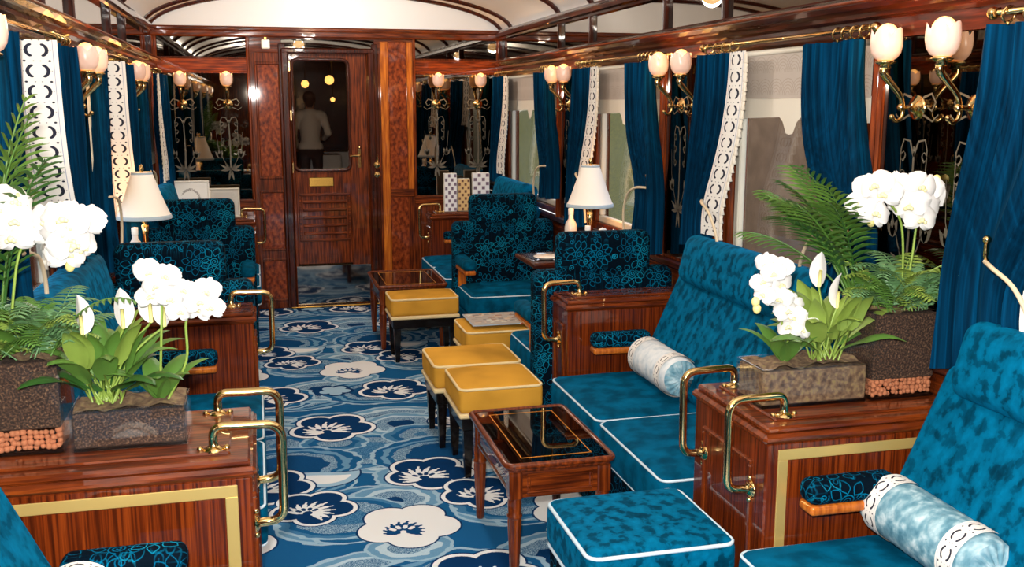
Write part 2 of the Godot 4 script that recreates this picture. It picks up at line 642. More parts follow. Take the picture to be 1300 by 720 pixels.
# the carpet: one repeat is 0.69 m wide and 2.34 m long
func carpet_image() -> Image:
	var w := 384
	var h := 1302
	var px := w / 0.69
	var im := Image.create(w, h, false, Image.FORMAT_RGB8)
	var n := FastNoiseLite.new()
	n.seed = 4
	n.frequency = 1.0
	n.fractal_octaves = 2
	var navy := Color(0.045, 0.2, 0.36)
	var blue := Color(0.1, 0.33, 0.51)
	var sky := Color(0.38, 0.55, 0.67)
	var pale := Color(0.66, 0.75, 0.8)
	var white := Color(0.84, 0.86, 0.87)
	var r := RandomNumberGenerator.new()
	r.seed = 9
	im.fill(blue)
	# swells: overlapping rounds with bands that follow their rims
	var swells := []
	for k in 26:
		swells.append([Vector2(r.randf() * 0.69, -r.randf() * 2.34), r.randf_range(0.16, 0.33), k % 3, r.randf() * 9.0])
	for e in swells:
		var c: Vector2 = e[0]
		var rad: float = e[1]
		var rp := int(rad * px)
		for j in range(-int(rp * 0.8), int(rp * 0.8)):
			for i in range(-rp, rp):
				var q := Vector2(i, j * 1.3) / px
				var t := rad - q.length() + 0.022 * n.get_noise_2d(i * 0.012 + e[3], j * 0.02)
				if t < 0.0:
					continue
				var col := navy
				if t < 0.02:
					col = pale.lerp(sky, 0.35)
				elif t < 0.055:
					col = [sky, blue, sky.lerp(blue, 0.5)][e[2]]
				elif t < 0.085:
					col = [pale, sky, blue][e[2]]
				elif t < 0.16:
					col = blue if e[2] == 1 and t < 0.11 else (pale if r.randf() < 0.42 else navy.lerp(sky, 0.45))
				else:
					col = [navy, navy.lerp(blue, 0.5), (blue if r.randf() < 0.6 else sky)][e[2]]
				var g := r.randf_range(-0.025, 0.025)
				im.set_pixel(posmod(int(c.x * px) + i, w), posmod(int(c.y * px) + j, h), Color(clampf(col.r + g, 0, 1), clampf(col.g + g, 0, 1), clampf(col.b + g, 0, 1)))
	var motifs := [[0.22, -6.55, 0.2, 2], [0.30, -7.19, 0.205, 0], [0.665, -6.46, 0.19, 0], [0.15, -6.19, 0.17, 0], [0.497, -5.93, 0.19, 1], [0.69, -5.45, 0.2, 0], [0.36, -5.5, 0.1, 3]]
	for m in motifs:
		motif(im, Vector2(m[0], m[1]) * px, m[2] * px, m[3], r)
	return im

func motif(im: Image, c: Vector2, rad: float, kind: int, r: RandomNumberGenerator) -> void:
	var w := im.get_width()
	var h := im.get_height()
	var navy := Color(0.045, 0.19, 0.35)
	var white := Color(0.86, 0.87, 0.87)
	var pale := Color(0.58, 0.7, 0.78)
	var lobes := []
	for k in 5:
		var a := TAU * k / 5.0 + 0.3
		lobes.append(c + Vector2(cos(a), sin(a)) * rad * 0.55)
	var R := int(rad * 1.15)
	for j in range(-R, R + 1):
		for i in range(-R, R + 1):
			var p := c + Vector2(i, j)
			var d := 1e9
			if kind == 2:
				# a half moon
				d = maxf(p.distance_to(c) - rad * 0.7, (c.y - rad * 0.05 - p.y) + sin(i / rad * 3.0) * rad * 0.08)
			else:
				for l in lobes:
					d = minf(d, p.distance_to(l) - rad * 0.45)
				d = minf(d, p.distance_to(c) - rad * 0.5)
			var q := d / rad
			var col: Color
			if q > 0.1:
				continue
			elif q > 0.06:
				col = navy
			elif kind == 0:
				col = white if q > -0.045 else navy
			elif kind == 1:
				col = white
			elif kind == 2:
				col = pale if q > -0.12 else white
			else:
				col = navy if q > -0.1 else pale
			im.set_pixel(posmod(int(p.x), w), posmod(int(p.y), h), col)
	if kind > 1:
		return
	var ink := white if kind == 0 else Color(0.06, 0.24, 0.42)
	var root := c + Vector2(-rad * 0.15, rad * 0.32)
	for k in 11:
		var a := -PI * 0.5 + (k - 5) * 0.36 + sin(c.x) * 0.5
		var ln := rad * (0.74 - 0.04 * absf(k - 5)) * (1.0 if kind == 0 else 0.72)
		var pts := PackedVector2Array()
		for q in 5:
			var t := q / 4.0
			pts.append(root + Vector2(cos(a + 0.25 * t), sin(a + 0.25 * t)) * ln * (0.25 + 0.75 * t))
		for q in 4:
			stroke(im, PackedVector2Array([pts[q], pts[q + 1]]), rad * [0.04, 0.065, 0.06, 0.028][q], ink)
	for k in 4:
		var a := -PI * 0.5 + (k - 1.5) * 0.55
		var p := root + Vector2(cos(a), sin(a)) * rad * 0.22
		stroke(im, PackedVector2Array([p, p + Vector2(cos(a), sin(a)) * rad * 0.1]), rad * 0.05, white if kind == 1 else navy)

# ------------------------------------------------------------------ the car: floor, walls, ceiling
func X(side: int, u: float) -> float:
	return WR - u if side > 0 else WL + u

func zs(side: int) -> float:
	return 0.0 if side > 0 else LZ

func mirror_bays(side: int) -> Array:
	var out := []
	for k in 5:
		out.append([-6.28 + 1.73 * k + zs(side), -5.65 + 1.73 * k + zs(side)])
	return out

func build_shell() -> void:
	var fl := structure("floor")
	var st := T()
	st.set_smooth_group(-1)
	var a := Vector3(WL - 0.1, 0, ZN)
	var b := Vector3(WR + 0.1, 0, ZE)
	for e in [[a.x, a.z], [a.x, b.z], [b.x, b.z], [a.x, a.z], [b.x, b.z], [b.x, a.z]]:
		st.set_uv(Vector2(e[0] / 0.69, e[1] / 2.34))
		st.add_vertex(Vector3(e[0], 0, e[1]))
	part("carpet", st, M.carpet, fl)
	part("floor_slab", slab(Vector3(WL - 0.1, -0.1, ZE - 0.1), Vector3(WR + 0.1, -0.004, ZN + 0.1)), M.dark_x, fl)
	part("threshold_strip", slab(Vector3(0.2, 0.0, ZE + 0.005), Vector3(0.9, 0.012, ZE + 0.045), 0.004), M.old_brass, fl)

	for side in [1, -1]:
		build_side(side)
	# the vaulted ceiling
	var ceil_ := structure("ceiling")
	st = T()
	var rows := []
	var zz := [ZE, ZN]
	for z in zz:
		var row := PackedVector3Array()
		for k in 41:
			row.append(vault(PI * k / 40.0, 0.0, z))
		rows.append(row)
	grid(st, rows)
	part("vault", st, M.ceiling, ceil_)
	part("roof", slab(Vector3(WL - 0.1, 2.55, ZE - 0.1), Vector3(WR + 0.1, 2.62, ZN + 0.1)), M.dark_x, ceil_)
	var ribs := [ZE + 0.03, -7.55, -6.3, -5.64, -4.56, -3.91, -2.83, -2.18, -1.1, -0.45, 0.64, 1.27]
	for z in ribs:
		st = T()
		var pts := PackedVector3Array()
		for k in 41:
			pts.append(vault(PI * k / 40.0, 0.006, z))
		tube(st, pts, 0.021, 8)
		part("rib", st, M.dark_y, ceil_)
	# wall behind the photographer
	var wn := structure("wall_near")
	part("panelling", slab(Vector3(WL - 0.1, 0, ZN), Vector3(WR + 0.1, 2.55, ZN + 0.1)), M.wood_y, wn)

func vault(an: float, inset: float, z: float) -> Vector3:
	return Vector3(CX + cos(an) * (1.335 - inset), 2.13 + sin(an) * (0.3 - inset), z)

func build_side(side: int) -> void:
	var wl := structure("wall_right" if side > 0 else "wall_left")
	var d := -1.0 if side > 0 else 1.0
	var o := -0.1
	# solid wall: below and above the windows, and the piers between them
	part("dado", slab(Vector3(X(side, o), 0, ZE - 0.1), Vector3(X(side, 0), 0.84, ZN + 0.1)), M.wood_z, wl)
	part("header", slab(Vector3(X(side, o), 1.8, ZE - 0.1), Vector3(X(side, 0), 2.55, ZN + 0.1)), M.wood_z, wl)
	var bays := mirror_bays(side)
	for b in bays:
		part("pier", slab(Vector3(X(side, o), 0.84, b[0] - 0.03), Vector3(X(side, 0), 1.8, b[1] + 0.03)), M.wood_y, wl)
	part("pier", slab(Vector3(X(side, o), 0.84, ZE - 0.1), Vector3(X(side, 0), 1.8, ZE + 0.16)), M.wood_y, wl)
	part("pier", slab(Vector3(X(side, o), 0.84, bays[3][1]), Vector3(X(side, 0), 1.8, ZN + 0.1)), M.wood_y, wl)
	part("sill", slab(Vector3(X(side, 0), 0.82, ZE), Vector3(X(side, 0.035), 0.86, ZN), 0.008), M.dark_z, wl)
	# looking-glasses with etched flowers, in frames
	for k in 4:
		var b: Array = bays[k]
		var pane := part("mirror_pane", slab(Vector3(X(side, 0), 0.87, b[0] + 0.02), Vector3(X(side, 0.006), 1.795, b[1] - 0.02), 0.002), M.mirror, wl)
		for s in [0.30, 0.70]:
			var zc: float = lerpf(b[0], b[1], s)
			var st := T()
			var xx := X(side, 0.0072)
			etching(st, func(p: Vector2) -> Vector3: return Vector3(xx, p.y, zc + p.x))
			part("etching", st, M.etched, pane)
	# posts on either side of each glass, and the glazing bars above them
	var posts := [ZE + 0.02]
	for b in bays:
		posts.append(b[0])
		posts.append(b[1])
	for z in posts:
		var st := T()
		box(st, Vector3(X(side, 0.012), 1.32, z), Vector3(0.026, 0.96, 0.05), 0.008)
		box(st, Vector3(X(side, 0.02), 1.32, z), Vector3(0.03, 0.96, 0.022), 0.009)
		part("post", st, M.wood_y, wl)
		part("glazing_bar", slab(Vector3(X(side, 0), 1.92, z - 0.013), Vector3(X(side, 0.03), 2.11, z + 0.013), 0.006), M.dark_y, wl)
	for k in posts.size() - 1:
		part("upper_glass", slab(Vector3(X(side, 0), 1.93, posts[k] + 0.012), Vector3(X(side, 0.006), 2.11, posts[k + 1] - 0.012), 0.002), M.mirror, wl)
	# cornice: fascia, moulded rail, upper rail under the vault
	var st2 := T()
	var q := d
	moulding(st2, [Vector2(X(side, 0), 1.795), Vector2(X(side, 0.02), 1.795), Vector2(X(side, 0.02), 1.855), Vector2(X(side, 0.05), 1.862), Vector2(X(side, 0.052), 1.875), Vector2(X(side, 0.085), 1.885), Vector2(X(side, 0.098), 1.9), Vector2(X(side, 0.098), 1.915), Vector2(X(side, 0.07), 1.926), Vector2(X(side, 0.04), 1.926), Vector2(X(side, 0.03), 1.94), Vector2(X(side, 0), 1.94)], ZE, ZN)
	part("cornice", st2, M.dark_z, wl)
	st2 = T()
	moulding(st2, [Vector2(X(side, 0), 2.09), Vector2(X(side, 0.03), 2.09), Vector2(X(side, 0.04), 2.1), Vector2(X(side, 0.062), 2.106), Vector2(X(side, 0.066), 2.128), Vector2(X(side, 0.05), 2.14), Vector2(X(side, 0.05), 2.155), Vector2(X(side, 0.0), 2.17)], ZE, ZN)
	part("upper_rail", st2, M.dark_z, wl)
	st2 = T()
	tube(st2, PackedVector3Array([Vector3(X(side, 0.1), 1.908, ZE), Vector3(X(side, 0.1), 1.908, ZN)]), 0.006, 8)
	part("bead", st2, M.wood_z, wl)

# a flat ribbon on a pane
func ribbon(st: SurfaceTool, pts: PackedVector2Array, w0: float, w1: float, put: Callable) -> void:
	var ra := PackedVector3Array()
	var rb := PackedVector3Array()
	var n := pts.size()
	for i in n:
		var t := (pts[mini(i + 1, n - 1)] - pts[maxi(i - 1, 0)]).normalized()
		var s := Vector2(-t.y, t.x) * lerpf(w0, w1, float(i) / (n - 1))
		ra.append(put.call(pts[i] + s))
		rb.append(put.call(pts[i] - s))
	grid(st, [ra, rb])

func petal(st: SurfaceTool, c: Vector2, an: float, ln: float, wd: float, put: Callable) -> void:
	var ra := PackedVector3Array()
	var rb := PackedVector3Array()
	var dir := Vector2(sin(an), cos(an))
	var sd := Vector2(dir.y, -dir.x)
	for k in 6:
		var t := k / 5.0
		var wv := sin(PI * pow(t, 0.75)) * wd
		ra.append(put.call(c + dir * ln * t + sd * wv))
		rb.append(put.call(c + dir * ln * t - sd * wv))
	grid(st, [ra, rb])

func etching(st: SurfaceTool, put: Callable) -> void:
	# stem
	ribbon(st, PackedVector2Array([Vector2(0, 1.10), Vector2(0.003, 1.25), Vector2(0, 1.47)]), 0.006, 0.004, put)
	for s in [-1.0, 1.0]:
		# arching stalks with hanging bells
		ribbon(st, PackedVector2Array([Vector2(0, 1.44), Vector2(s * 0.02, 1.485), Vector2(s * 0.05, 1.49), Vector2(s * 0.062, 1.46), Vector2(s * 0.06, 1.33)]), 0.004, 0.002, put)
		for y in [1.455, 1.4, 1.335]:
			petal(st, Vector2(s * 0.05, y), PI, 0.034, 0.013, put)
			petal(st, Vector2(s * 0.045, y - 0.004), PI - s * 0.5, 0.028, 0.008, put)
		# long side stalks with a tulip
		ribbon(st, PackedVector2Array([Vector2(0, 1.1), Vector2(s * 0.045, 1.16), Vector2(s * 0.085, 1.26), Vector2(s * 0.095, 1.38)]), 0.003, 0.001, put)
		for a in [-0.45, 0.0, 0.45]:
			petal(st, Vector2(s * 0.075, 1.185), a + s * 0.15, 0.062, 0.012, put)
		# acanthus at the foot
		for e in [[0.5, 0.07], [1.05, 0.085], [1.65, 0.07]]:
			petal(st, Vector2(s * 0.008, 1.095), s * e[0], e[1], 0.009, put)
		petal(st, Vector2(0, 1.1), PI + s * 0.22, 0.09, 0.009, put)
		# a bow of ribbon behind the lamp
		ribbon(st, PackedVector2Array([Vector2(0, 1.575), Vector2(s * 0.03, 1.615), Vector2(s * 0.065, 1.625), Vector2(s * 0.085, 1.6), Vector2(s * 0.07, 1.575), Vector2(s * 0.05, 1.585)]), 0.004, 0.003, put)
		ribbon(st, PackedVector2Array([Vector2(0, 1.57), Vector2(s * 0.04, 1.56), Vector2(s * 0.075, 1.545), Vector2(s * 0.1, 1.565)]), 0.004, 0.002, put)

# ------------------------------------------------------------------ the end wall with its door
func build_end_wall() -> void:
	var w := structure("wall_back")
	var z0 := ZE - 0.08
	part("panelling", slab(Vector3(WL - 0.1, 0, z0), Vector3(0.252, 1.97, ZE)), M.wood_y, w)
	part("panelling", slab(Vector3(0.841, 0, z0), Vector3(WR + 0.1, 1.97, ZE)), M.wood_y, w)
	part("panelling", slab(Vector3(WL - 0.1, 1.97, z0), Vector3(WR + 0.1, 2.14, ZE)), M.wood_x, w)
	part("lunette", slab(Vector3(WL - 0.1, 2.14, z0), Vector3(WR + 0.1, 2.55, ZE)), M.ceiling, w)
	var st := T()
	for e in [[2.105, 0.05, 0.045], [2.14, 0.035, 0.03]]:
		box(st, Vector3(CX, e[0], ZE + e[2] * 0.5), Vector3(2.67, e[1], e[2]), 0.01)
	part("cornice", st, M.wood_x, w)
	for e in [[-0.69, -0.057], [1.218, 1.87]]:
		var xa: float = e[0]
		var xb: float = e[1]
		# upper glass, rail, looking-glass
		part("upper_glass", slab(Vector3(xa, 1.935, ZE), Vector3(xb, 2.08, ZE + 0.006), 0.002), M.mirror, w)
		part("rail", slab(Vector3(xa - 0.01, 1.825, ZE), Vector3(xb + 0.01, 1.925, ZE + 0.018), 0.005), M.wood_x, w)
		var pane := part("mirror_pane", slab(Vector3(xa, 0.87, ZE), Vector3(xb, 1.815, ZE + 0.006), 0.002), M.mirror, w)
		for s in [0.25, 0.765]:
			var xc: float = lerpf(xa, xb, s)
			st = T()
			etching(st, func(p: Vector2) -> Vector3: return Vector3(xc + p.x, p.y, ZE + 0.0072))
			part("etching", st, M.etched, pane)
		st = T()
		for xx in [xa - 0.012, xb + 0.012]:
			box(st, Vector3(xx, 1.48, ZE + 0.012), Vector3(0.024, 1.24, 0.03), 0.008)
		part("glass_bead", st, M.wood_y, w)
		part("chair_rail", slab(Vector3(xa - 0.02, 0.8, ZE), Vector3(xb + 0.02, 0.865, ZE + 0.022), 0.006), M.wood_x, w)
	# stiles beside the door
	for e in [[0.0, 0.19, 1.02, 1.9], [0.0, 0.19, 0.46, 0.93], [0.0, 0.19, 0.06, 0.4]]:
		st = T()
		frame(st, 2, ZE + 0.006, Vector2(e[0], e[2]), Vector2(e[1], e[3]), 0.018, 0.016, 0.005)
		part("panel_moulding", st, M.wood_y, w)
		part("panel", slab(Vector3(e[0] + 0.018, e[2] + 0.018, ZE), Vector3(e[1] - 0.018, e[3] - 0.018, ZE + 0.004)), M.burl, w)
	part("inlay_strip", slab(Vector3(0.945, 0.02, ZE), Vector3(1.005, 2.06, ZE + 0.014), 0.004), M.satinwood, w)
	part("panel", slab(Vector3(1.008, 0.92, ZE), Vector3(1.148, 2.06, ZE + 0.008), 0.003), M.burl, w)
	part("panel", slab(Vector3(1.008, 0.02, ZE), Vector3(1.148, 0.86, ZE + 0.008), 0.003), M.burl, w)
	part("panel_rail", slab(Vector3(1.006, 0.86, ZE), Vector3(1.21, 0.92, ZE + 0.016), 0.004), M.wood_x, w)
	part("inlay_strip", slab(Vector3(1.15, 0.92, ZE), Vector3(1.206, 2.06, ZE + 0.014), 0.004), M.satinwood, w)
	part("post", slab(Vector3(1.885, 0.0, ZE), Vector3(WR, 2.1, ZE + 0.03), 0.008), M.wood_y, w)
	part("post", slab(Vector3(WL, 0.0, ZE), Vector3(WL + 0.04, 2.1, ZE + 0.03), 0.008), M.wood_y, w)
	# door case
	st = T()
	for xx in [0.222, 0.872]:
		box(st, Vector3(xx, 0.99, ZE + 0.016), Vector3(0.056, 1.98, 0.034), 0.01)
		box(st, Vector3(xx + (0.03 if xx > 0.5 else -0.02), 1.02, ZE + 0.01), Vector3(0.05, 2.04, 0.02), 0.006)
	box(st, Vector3(0.547, 1.985, ZE + 0.016), Vector3(0.706, 0.04, 0.034), 0.01)
	part("door_case", st, M.dark_y, w)
	part("transom_glass", slab(Vector3(0.2, 2.005, ZE), Vector3(0.9, 2.07, ZE + 0.006), 0.002), M.mirror, w)
	# the call light above the stile
	var th := thing("signal_box", "small cream signal box high on the wooden stile beside the door", "box", Vector3(0.088, 2.0, ZE + 0.01))
	part("case", boxed(Vector3(0, 0.03, 0.014), Vector3(0.062, 0.07, 0.03), 0.008), M.china, th)
	part("bracket", boxed(Vector3(0, 0.075, 0.008), Vector3(0.02, 0.03, 0.014), 0.003), M.old_brass, th)

	var dn := structure("door_1")
	var dz := ZE - 0.04
	# leaf in pieces round the window
	st = T()
	box(st, Vector3(0.2635, 0.985, dz), Vector3(0.022, 1.968, 0.04), 0.003)
	box(st, Vector3(0.768, 0.985, dz), Vector3(0.144, 1.968, 0.04), 0.003)
	box(st, Vector3(0.485, 1.945, dz), Vector3(0.42, 0.05, 0.04), 0.003)
	box(st, Vector3(0.485, 0.71, dz), Vector3(0.42, 0.74, 0.04), 0.003)
	part("leaf", st, M.wood_y, dn)
	st = T()
	var wp := PackedVector3Array()
	for p in rounded_rect(Vector2(0.272, 1.078), Vector2(0.698, 1.922), 0.045):
		wp.append(Vector3(p.x, p.y, ZE - 0.016))
	tube(st, wp, 0.014, 8, true)
	part("window_bead", st, M.dark_y, dn)
	part("pane", slab(Vector3(0.274, 1.08, dz - 0.003), Vector3(0.696, 1.92, dz + 0.003), 0.001), M.glass, dn)
	st = T()
	frame(st, 2, ZE - 0.016, Vector2(0.29, 0.52), Vector2(0.69, 0.9), 0.022, 0.014, 0.005)
	part("panel_moulding", st, M.wood_x, dn)
	for k in 5:
		part("slat", boxed(Vector3(0.49, 0.585 + k * 0.062, ZE - 0.014), Vector3(0.34, 0.026, 0.016), 0.007), M.wood_x, dn)
	part("letter_plate", boxed(Vector3(0.468, 0.988, ZE - 0.018), Vector3(0.19, 0.072, 0.01), 0.004), M.old_brass, dn)
	part("kick_plate", slab(Vector3(0.256, 0.015, ZE - 0.02), Vector3(0.838, 0.325, ZE - 0.016), 0.001), M.kick_plate, dn)
	# lever handle on its plate
	var hd := part("handle_plate", boxed(Vector3(0.768, 1.18, ZE - 0.016), Vector3(0.03, 0.17, 0.01), 0.004), M.brass, dn)
	st = T()
	tube(st, fillet([Vector3(0.768, 1.19, ZE - 0.01), Vector3(0.768, 1.19, ZE + 0.035), Vector3(0.69, 1.19, ZE + 0.035)], 0.012), 0.009, 8)
	part("lever", st, M.brass, hd)
	st = T()
	ball(st, Vector3(0.768, 1.25, ZE - 0.008), 0.013, 10)
	part("knob", st, M.brass, hd)
	for y in [1.87, 1.5, 1.1]:
		part("hinge", boxed(Vector3(0.256, y, ZE + 0.004), Vector3(0.016, 0.08, 0.014), 0.004), M.brass, dn)
	# latch on the door case
	var lt := thing("door_latch", "brass turn latch with two round bosses on the door case", "latch", Vector3(0.9, 1.06, ZE + 0.034))
	for e in [[0.055, 0.028], [-0.02, 0.026]]:
		st = T()
		lathe(st, [Vector2(0, 0), Vector2(e[1], 0.0), Vector2(e[1], 0.006), Vector2(e[1] * 0.6, 0.014), Vector2(0, 0.017)], 16, Transform3D(Basis(Vector3.RIGHT, PI / 2), Vector3(0, e[0], 0)))
		part("boss", st, M.brass, lt)
	st = T()
	tube(st, PackedVector3Array([Vector3(0, 0.06, 0.02), Vector3(0, 0.14, 0.024)]), 0.009, 8)
	part("turn", st, M.brass, lt)

func rounded_rect(a: Vector2, b: Vector2, r: float) -> PackedVector2Array:
	var out := PackedVector2Array()
	var c := [Vector2(b.x - r, b.y - r), Vector2(a.x + r, b.y - r), Vector2(a.x + r, a.y + r), Vector2(b.x - r, a.y + r)]
	for q in 4:
		for k in 5:
			var an := PI / 2 * q + PI / 2 * k / 4.0
			out.append(c[q] + Vector2(cos(an), sin(an)) * r)
	return out

# ------------------------------------------------------------------ the dining car seen through the door's window
func build_next_car() -> void:
	var w := structure("wall_next_car")
	for e in [[Vector3(-0.5, 0, -19.0), Vector3(-0.45, 2.4, -8.1)], [Vector3(1.75, 0, -19.0), Vector3(1.8, 2.4, -8.1)], [Vector3(-0.5, 0, -19.1), Vector3(1.8, 2.4, -19.0)]]:
		part("panelling", slab(e[0], e[1]), M.ebony, w)
	part("floor_slab", slab(Vector3(-0.5, -0.1, -19.0), Vector3(1.8, 0, -8.0)), M.dark_x, w)
	part("roof", slab(Vector3(-0.5, 2.4, -19.1), Vector3(1.8, 2.46, -7.99)), M.ebony, w)
	# tables laid with white cloths
	for e in [[1.0, -16.9], [1.4, -17.9]]:
		var t := thing("dining_table", "white clothed dining table beside the person beyond the door" if e[1] > -17.0 else "white clothed dining table deeper in the car beyond the door", "table", Vector3(e[0], 0, e[1]), 0.0, "tables beyond the door")
		var st := T()
		var rows := []
		for k in 5:
			var y: float = [0.02, 0.3, 0.6, 0.74, 0.75][k]
			var g: float = [0.34, 0.335, 0.325, 0.32, 0.31][k]
			var row := PackedVector3Array()
			for q in 48:
				var an := TAU * q / 48.0
				var f: float = g * (1.0 + (0.03 * sin(an * 11.0) * (1.0 - y)))
				row.append(Vector3(clampf(cos(an) * 1.35, -1, 1) * f, y, clampf(sin(an) * 1.35, -1, 1) * f))
			rows.append(row)
		grid(st, rows, [], true)
		part("cloth", st, M.white_cloth, t)
		part("table_top", boxed(Vector3(0, 0.748, 0), Vector3(0.62, 0.012, 0.62), 0.004), M.white_cloth, t)
	# hanging globes of warm light
	var spots := [Vector3(0.56, 1.81, -12.0), Vector3(0.77, 1.835, -11.0), Vector3(0.945, 1.635, -13.0)]
	for k in spots.size():
		var p: Vector3 = spots[k]
		var t := thing("globe_lamp", ["amber globe lamp above the person beyond the door", "larger amber globe lamp beyond the door window", "smallest pale globe lamp over the tables beyond the door"][k], "lamp", p, 0.0, "lamps beyond the door")
		var st := T()
		ball(st, Vector3.ZERO, [0.045, 0.05, 0.03][k], 12)
		part("globe", st, M.bulb, t)
		st = T()
		tube(st, PackedVector3Array([Vector3(0, 0.04, 0), Vector3(0, 2.4 - p.y, 0)]), 0.006, 6)
		part("cord", st, M.old_brass, t)
		omni("globe_light", p, Color(1.0, 0.75, 0.45), 0.16, 0.04)
	build_person(Vector3(0.78, 0, -15.6))

# ------------------------------------------------------------------ a waiter, seen from behind
func build_person(at: Vector3) -> void:
	var t := thing("person", "person in a white jacket and dark trousers seen from behind through the door window", "person", at)
	# bones: a, b, radius at a, radius at b
	var bones := [
		[Vector3(-0.1, 0.05, 0.0), Vector3(-0.1, 0.5, 0.0), 0.055, 0.07], [Vector3(-0.1, 0.5, 0.0), Vector3(-0.09, 0.92, 0.0), 0.07, 0.095],
		[Vector3(0.1, 0.05, 0.03), Vector3(0.1, 0.5, 0.0), 0.055, 0.07], [Vector3(0.1, 0.5, 0.0), Vector3(0.09, 0.92, 0.0), 0.07, 0.095],
		[Vector3(-0.1, 0.04, 0.0), Vector3(-0.11, 0.035, -0.15), 0.045, 0.035], [Vector3(0.1, 0.04, 0.03), Vector3(0.11, 0.035, -0.13), 0.045, 0.035],
		[Vector3(-0.06, 0.9, 0.0), Vector3(0.06, 0.9, 0.0), 0.13, 0.13], [Vector3(0, 0.95, 0.0), Vector3(0, 1.28, 0.0), 0.14, 0.155],
		[Vector3(-0.15, 1.4, 0.0), Vector3(0.15, 1.4, 0.0), 0.085, 0.085], [Vector3(0, 1.25, 0.0), Vector3(0, 1.4, 0.0), 0.155, 0.12],
		[Vector3(0, 1.45, 0), Vector3(0, 1.58, -0.01), 0.06, 0.055], [Vector3(0, 1.62, -0.01), Vector3(0, 1.68, 0.0), 0.085, 0.095],
		[Vector3(-0.2, 1.39, 0.0), Vector3(-0.25, 1.12, -0.02), 0.062, 0.052], [Vector3(-0.25, 1.12, -0.02), Vector3(-0.2, 0.95, -0.18), 0.05, 0.038],
		[Vector3(0.2, 1.39, 0.0), Vector3(0.27, 1.14, 0.0), 0.062, 0.052], [Vector3(0.27, 1.14, 0.0), Vector3(0.22, 1.05, -0.22), 0.05, 0.038],
		[Vector3(-0.2, 0.95, -0.18), Vector3(-0.19, 0.9, -0.25), 0.035, 0.03], [Vector3(0.22, 1.05, -0.22), Vector3(0.2, 1.04, -0.31), 0.035, 0.03]]
	# fingers, too far off to count but there
	for s in [[Vector3(-0.19, 0.9, -0.25), Vector3(0.0, -0.05, -0.05)], [Vector3(0.2, 1.04, -0.31), Vector3(0.0, -0.01, -0.07)]]:
		for k in 5:
			var f: Vector3 = s[0] + Vector3((k - 2) * 0.014, 0, 0)
			bones.append([f, f + s[1] + Vector3((k - 2) * 0.008, 0, 0), 0.012, 0.009])
	var mesh := nets(bones, Vector3(-0.42, -0.02, -0.44), Vector3(0.42, 1.82, 0.22), 0.022, 0.03, func(p: Vector3) -> Color:
		if p.y < 0.09:
			return Color(0.01, 0.01, 0.01)
		if p.y > 1.6 or (p.y > 1.53 and p.z > 0.03):
			return Color(0.02, 0.014, 0.01)
		if p.y > 1.5:
			return Color(0.45, 0.26, 0.18)
		if p.z < -0.2:
			return Color(0.45, 0.26, 0.18)
		return Color(0.6, 0.58, 0.54) if p.y > 0.9 else Color(0.012, 0.012, 0.016))
	var m := mat("clothes", Color.WHITE, 0.8)
	m.vertex_color_use_as_albedo = true
	part_mesh("body", mesh, m, t)

func nets(bones: Array, lo: Vector3, hi: Vector3, cell: float, k: float, paint: Callable) -> ArrayMesh:
	var n := Vector3i(((hi - lo) / cell).ceil()) + Vector3i.ONE
	var f := PackedFloat32Array()
	f.resize(n.x * n.y * n.z)
	f.fill(1.0)
	for b in bones:
		var a: Vector3 = b[0]
		var c: Vector3 = b[1]
		var r: float = maxf(b[2], b[3]) + k + cell * 2.0
		var i0 := Vector3i(((a.min(c) - Vector3.ONE * r - lo) / cell).floor()).clamp(Vector3i.ZERO, n - Vector3i.ONE)
		var i1 := Vector3i(((a.max(c) + Vector3.ONE * r - lo) / cell).ceil()).clamp(Vector3i.ZERO, n - Vector3i.ONE)
		var ab := c - a
		var l2 := maxf(ab.length_squared(), 1e-9)
		for z in range(i0.z, i1.z + 1):
			for y in range(i0.y, i1.y + 1):
				for x in range(i0.x, i1.x + 1):
					var p := lo + Vector3(x, y, z) * cell
					var t := clampf((p - a).dot(ab) / l2, 0.0, 1.0)
					var d := p.distance_to(a + ab * t) - lerpf(b[2], b[3], t)
					var id := (z * n.y + y) * n.x + x
					var o := f[id]
					var h := clampf(0.5 + 0.5 * (o - d) / k, 0.0, 1.0)
					f[id] = lerpf(o, d, h) - k * h * (1.0 - h)
	var at := {}
	var vs := PackedVector3Array()
	var step := [1, n.x, n.x * n.y]
	for z in n.z - 1:
		for y in n.y - 1:
			for x in n.x - 1:
				var id := (z * n.y + y) * n.x + x
				var s := Vector3.ZERO
				var c := 0
				for e in 12:
					var ax := e / 4
					var u := (ax + 1) % 3
					var v := (ax + 2) % 3
					var q := id + (e & 1) * int(step[u]) + ((e >> 1) & 1) * int(step[v])
					var fa := f[q]
					var fb := f[q + int(step[ax])]
					if (fa < 0.0) != (fb < 0.0):
						var p := Vector3.ZERO
						p[u] = e & 1
						p[v] = (e >> 1) & 1
						p[ax] = fa / (fa - fb)
						s += p
						c += 1
				if c:
					at[id] = vs.size()
					vs.append(lo + (Vector3(x, y, z) + s / c) * cell)
	var st := T()
	for z in range(1, n.z - 1):
		for y in range(1, n.y - 1):
			for x in range(1, n.x - 1):
				var id := (z * n.y + y) * n.x + x
				for ax in 3:
					var fa := f[id]
					var fb := f[id + int(step[ax])]
					if (fa < 0.0) == (fb < 0.0):
						continue
					var u: int = step[(ax + 1) % 3]
					var v: int = step[(ax + 2) % 3]
					var q := [at[id - u - v], at[id - v], at[id], at[id - u]]
					if fa < 0.0:
						q.reverse()
					for e in [0, 1, 2, 0, 2, 3]:
						var p: Vector3 = vs[q[e]]
						st.set_color(paint.call(p))
						st.add_vertex(p)
	return done(st)

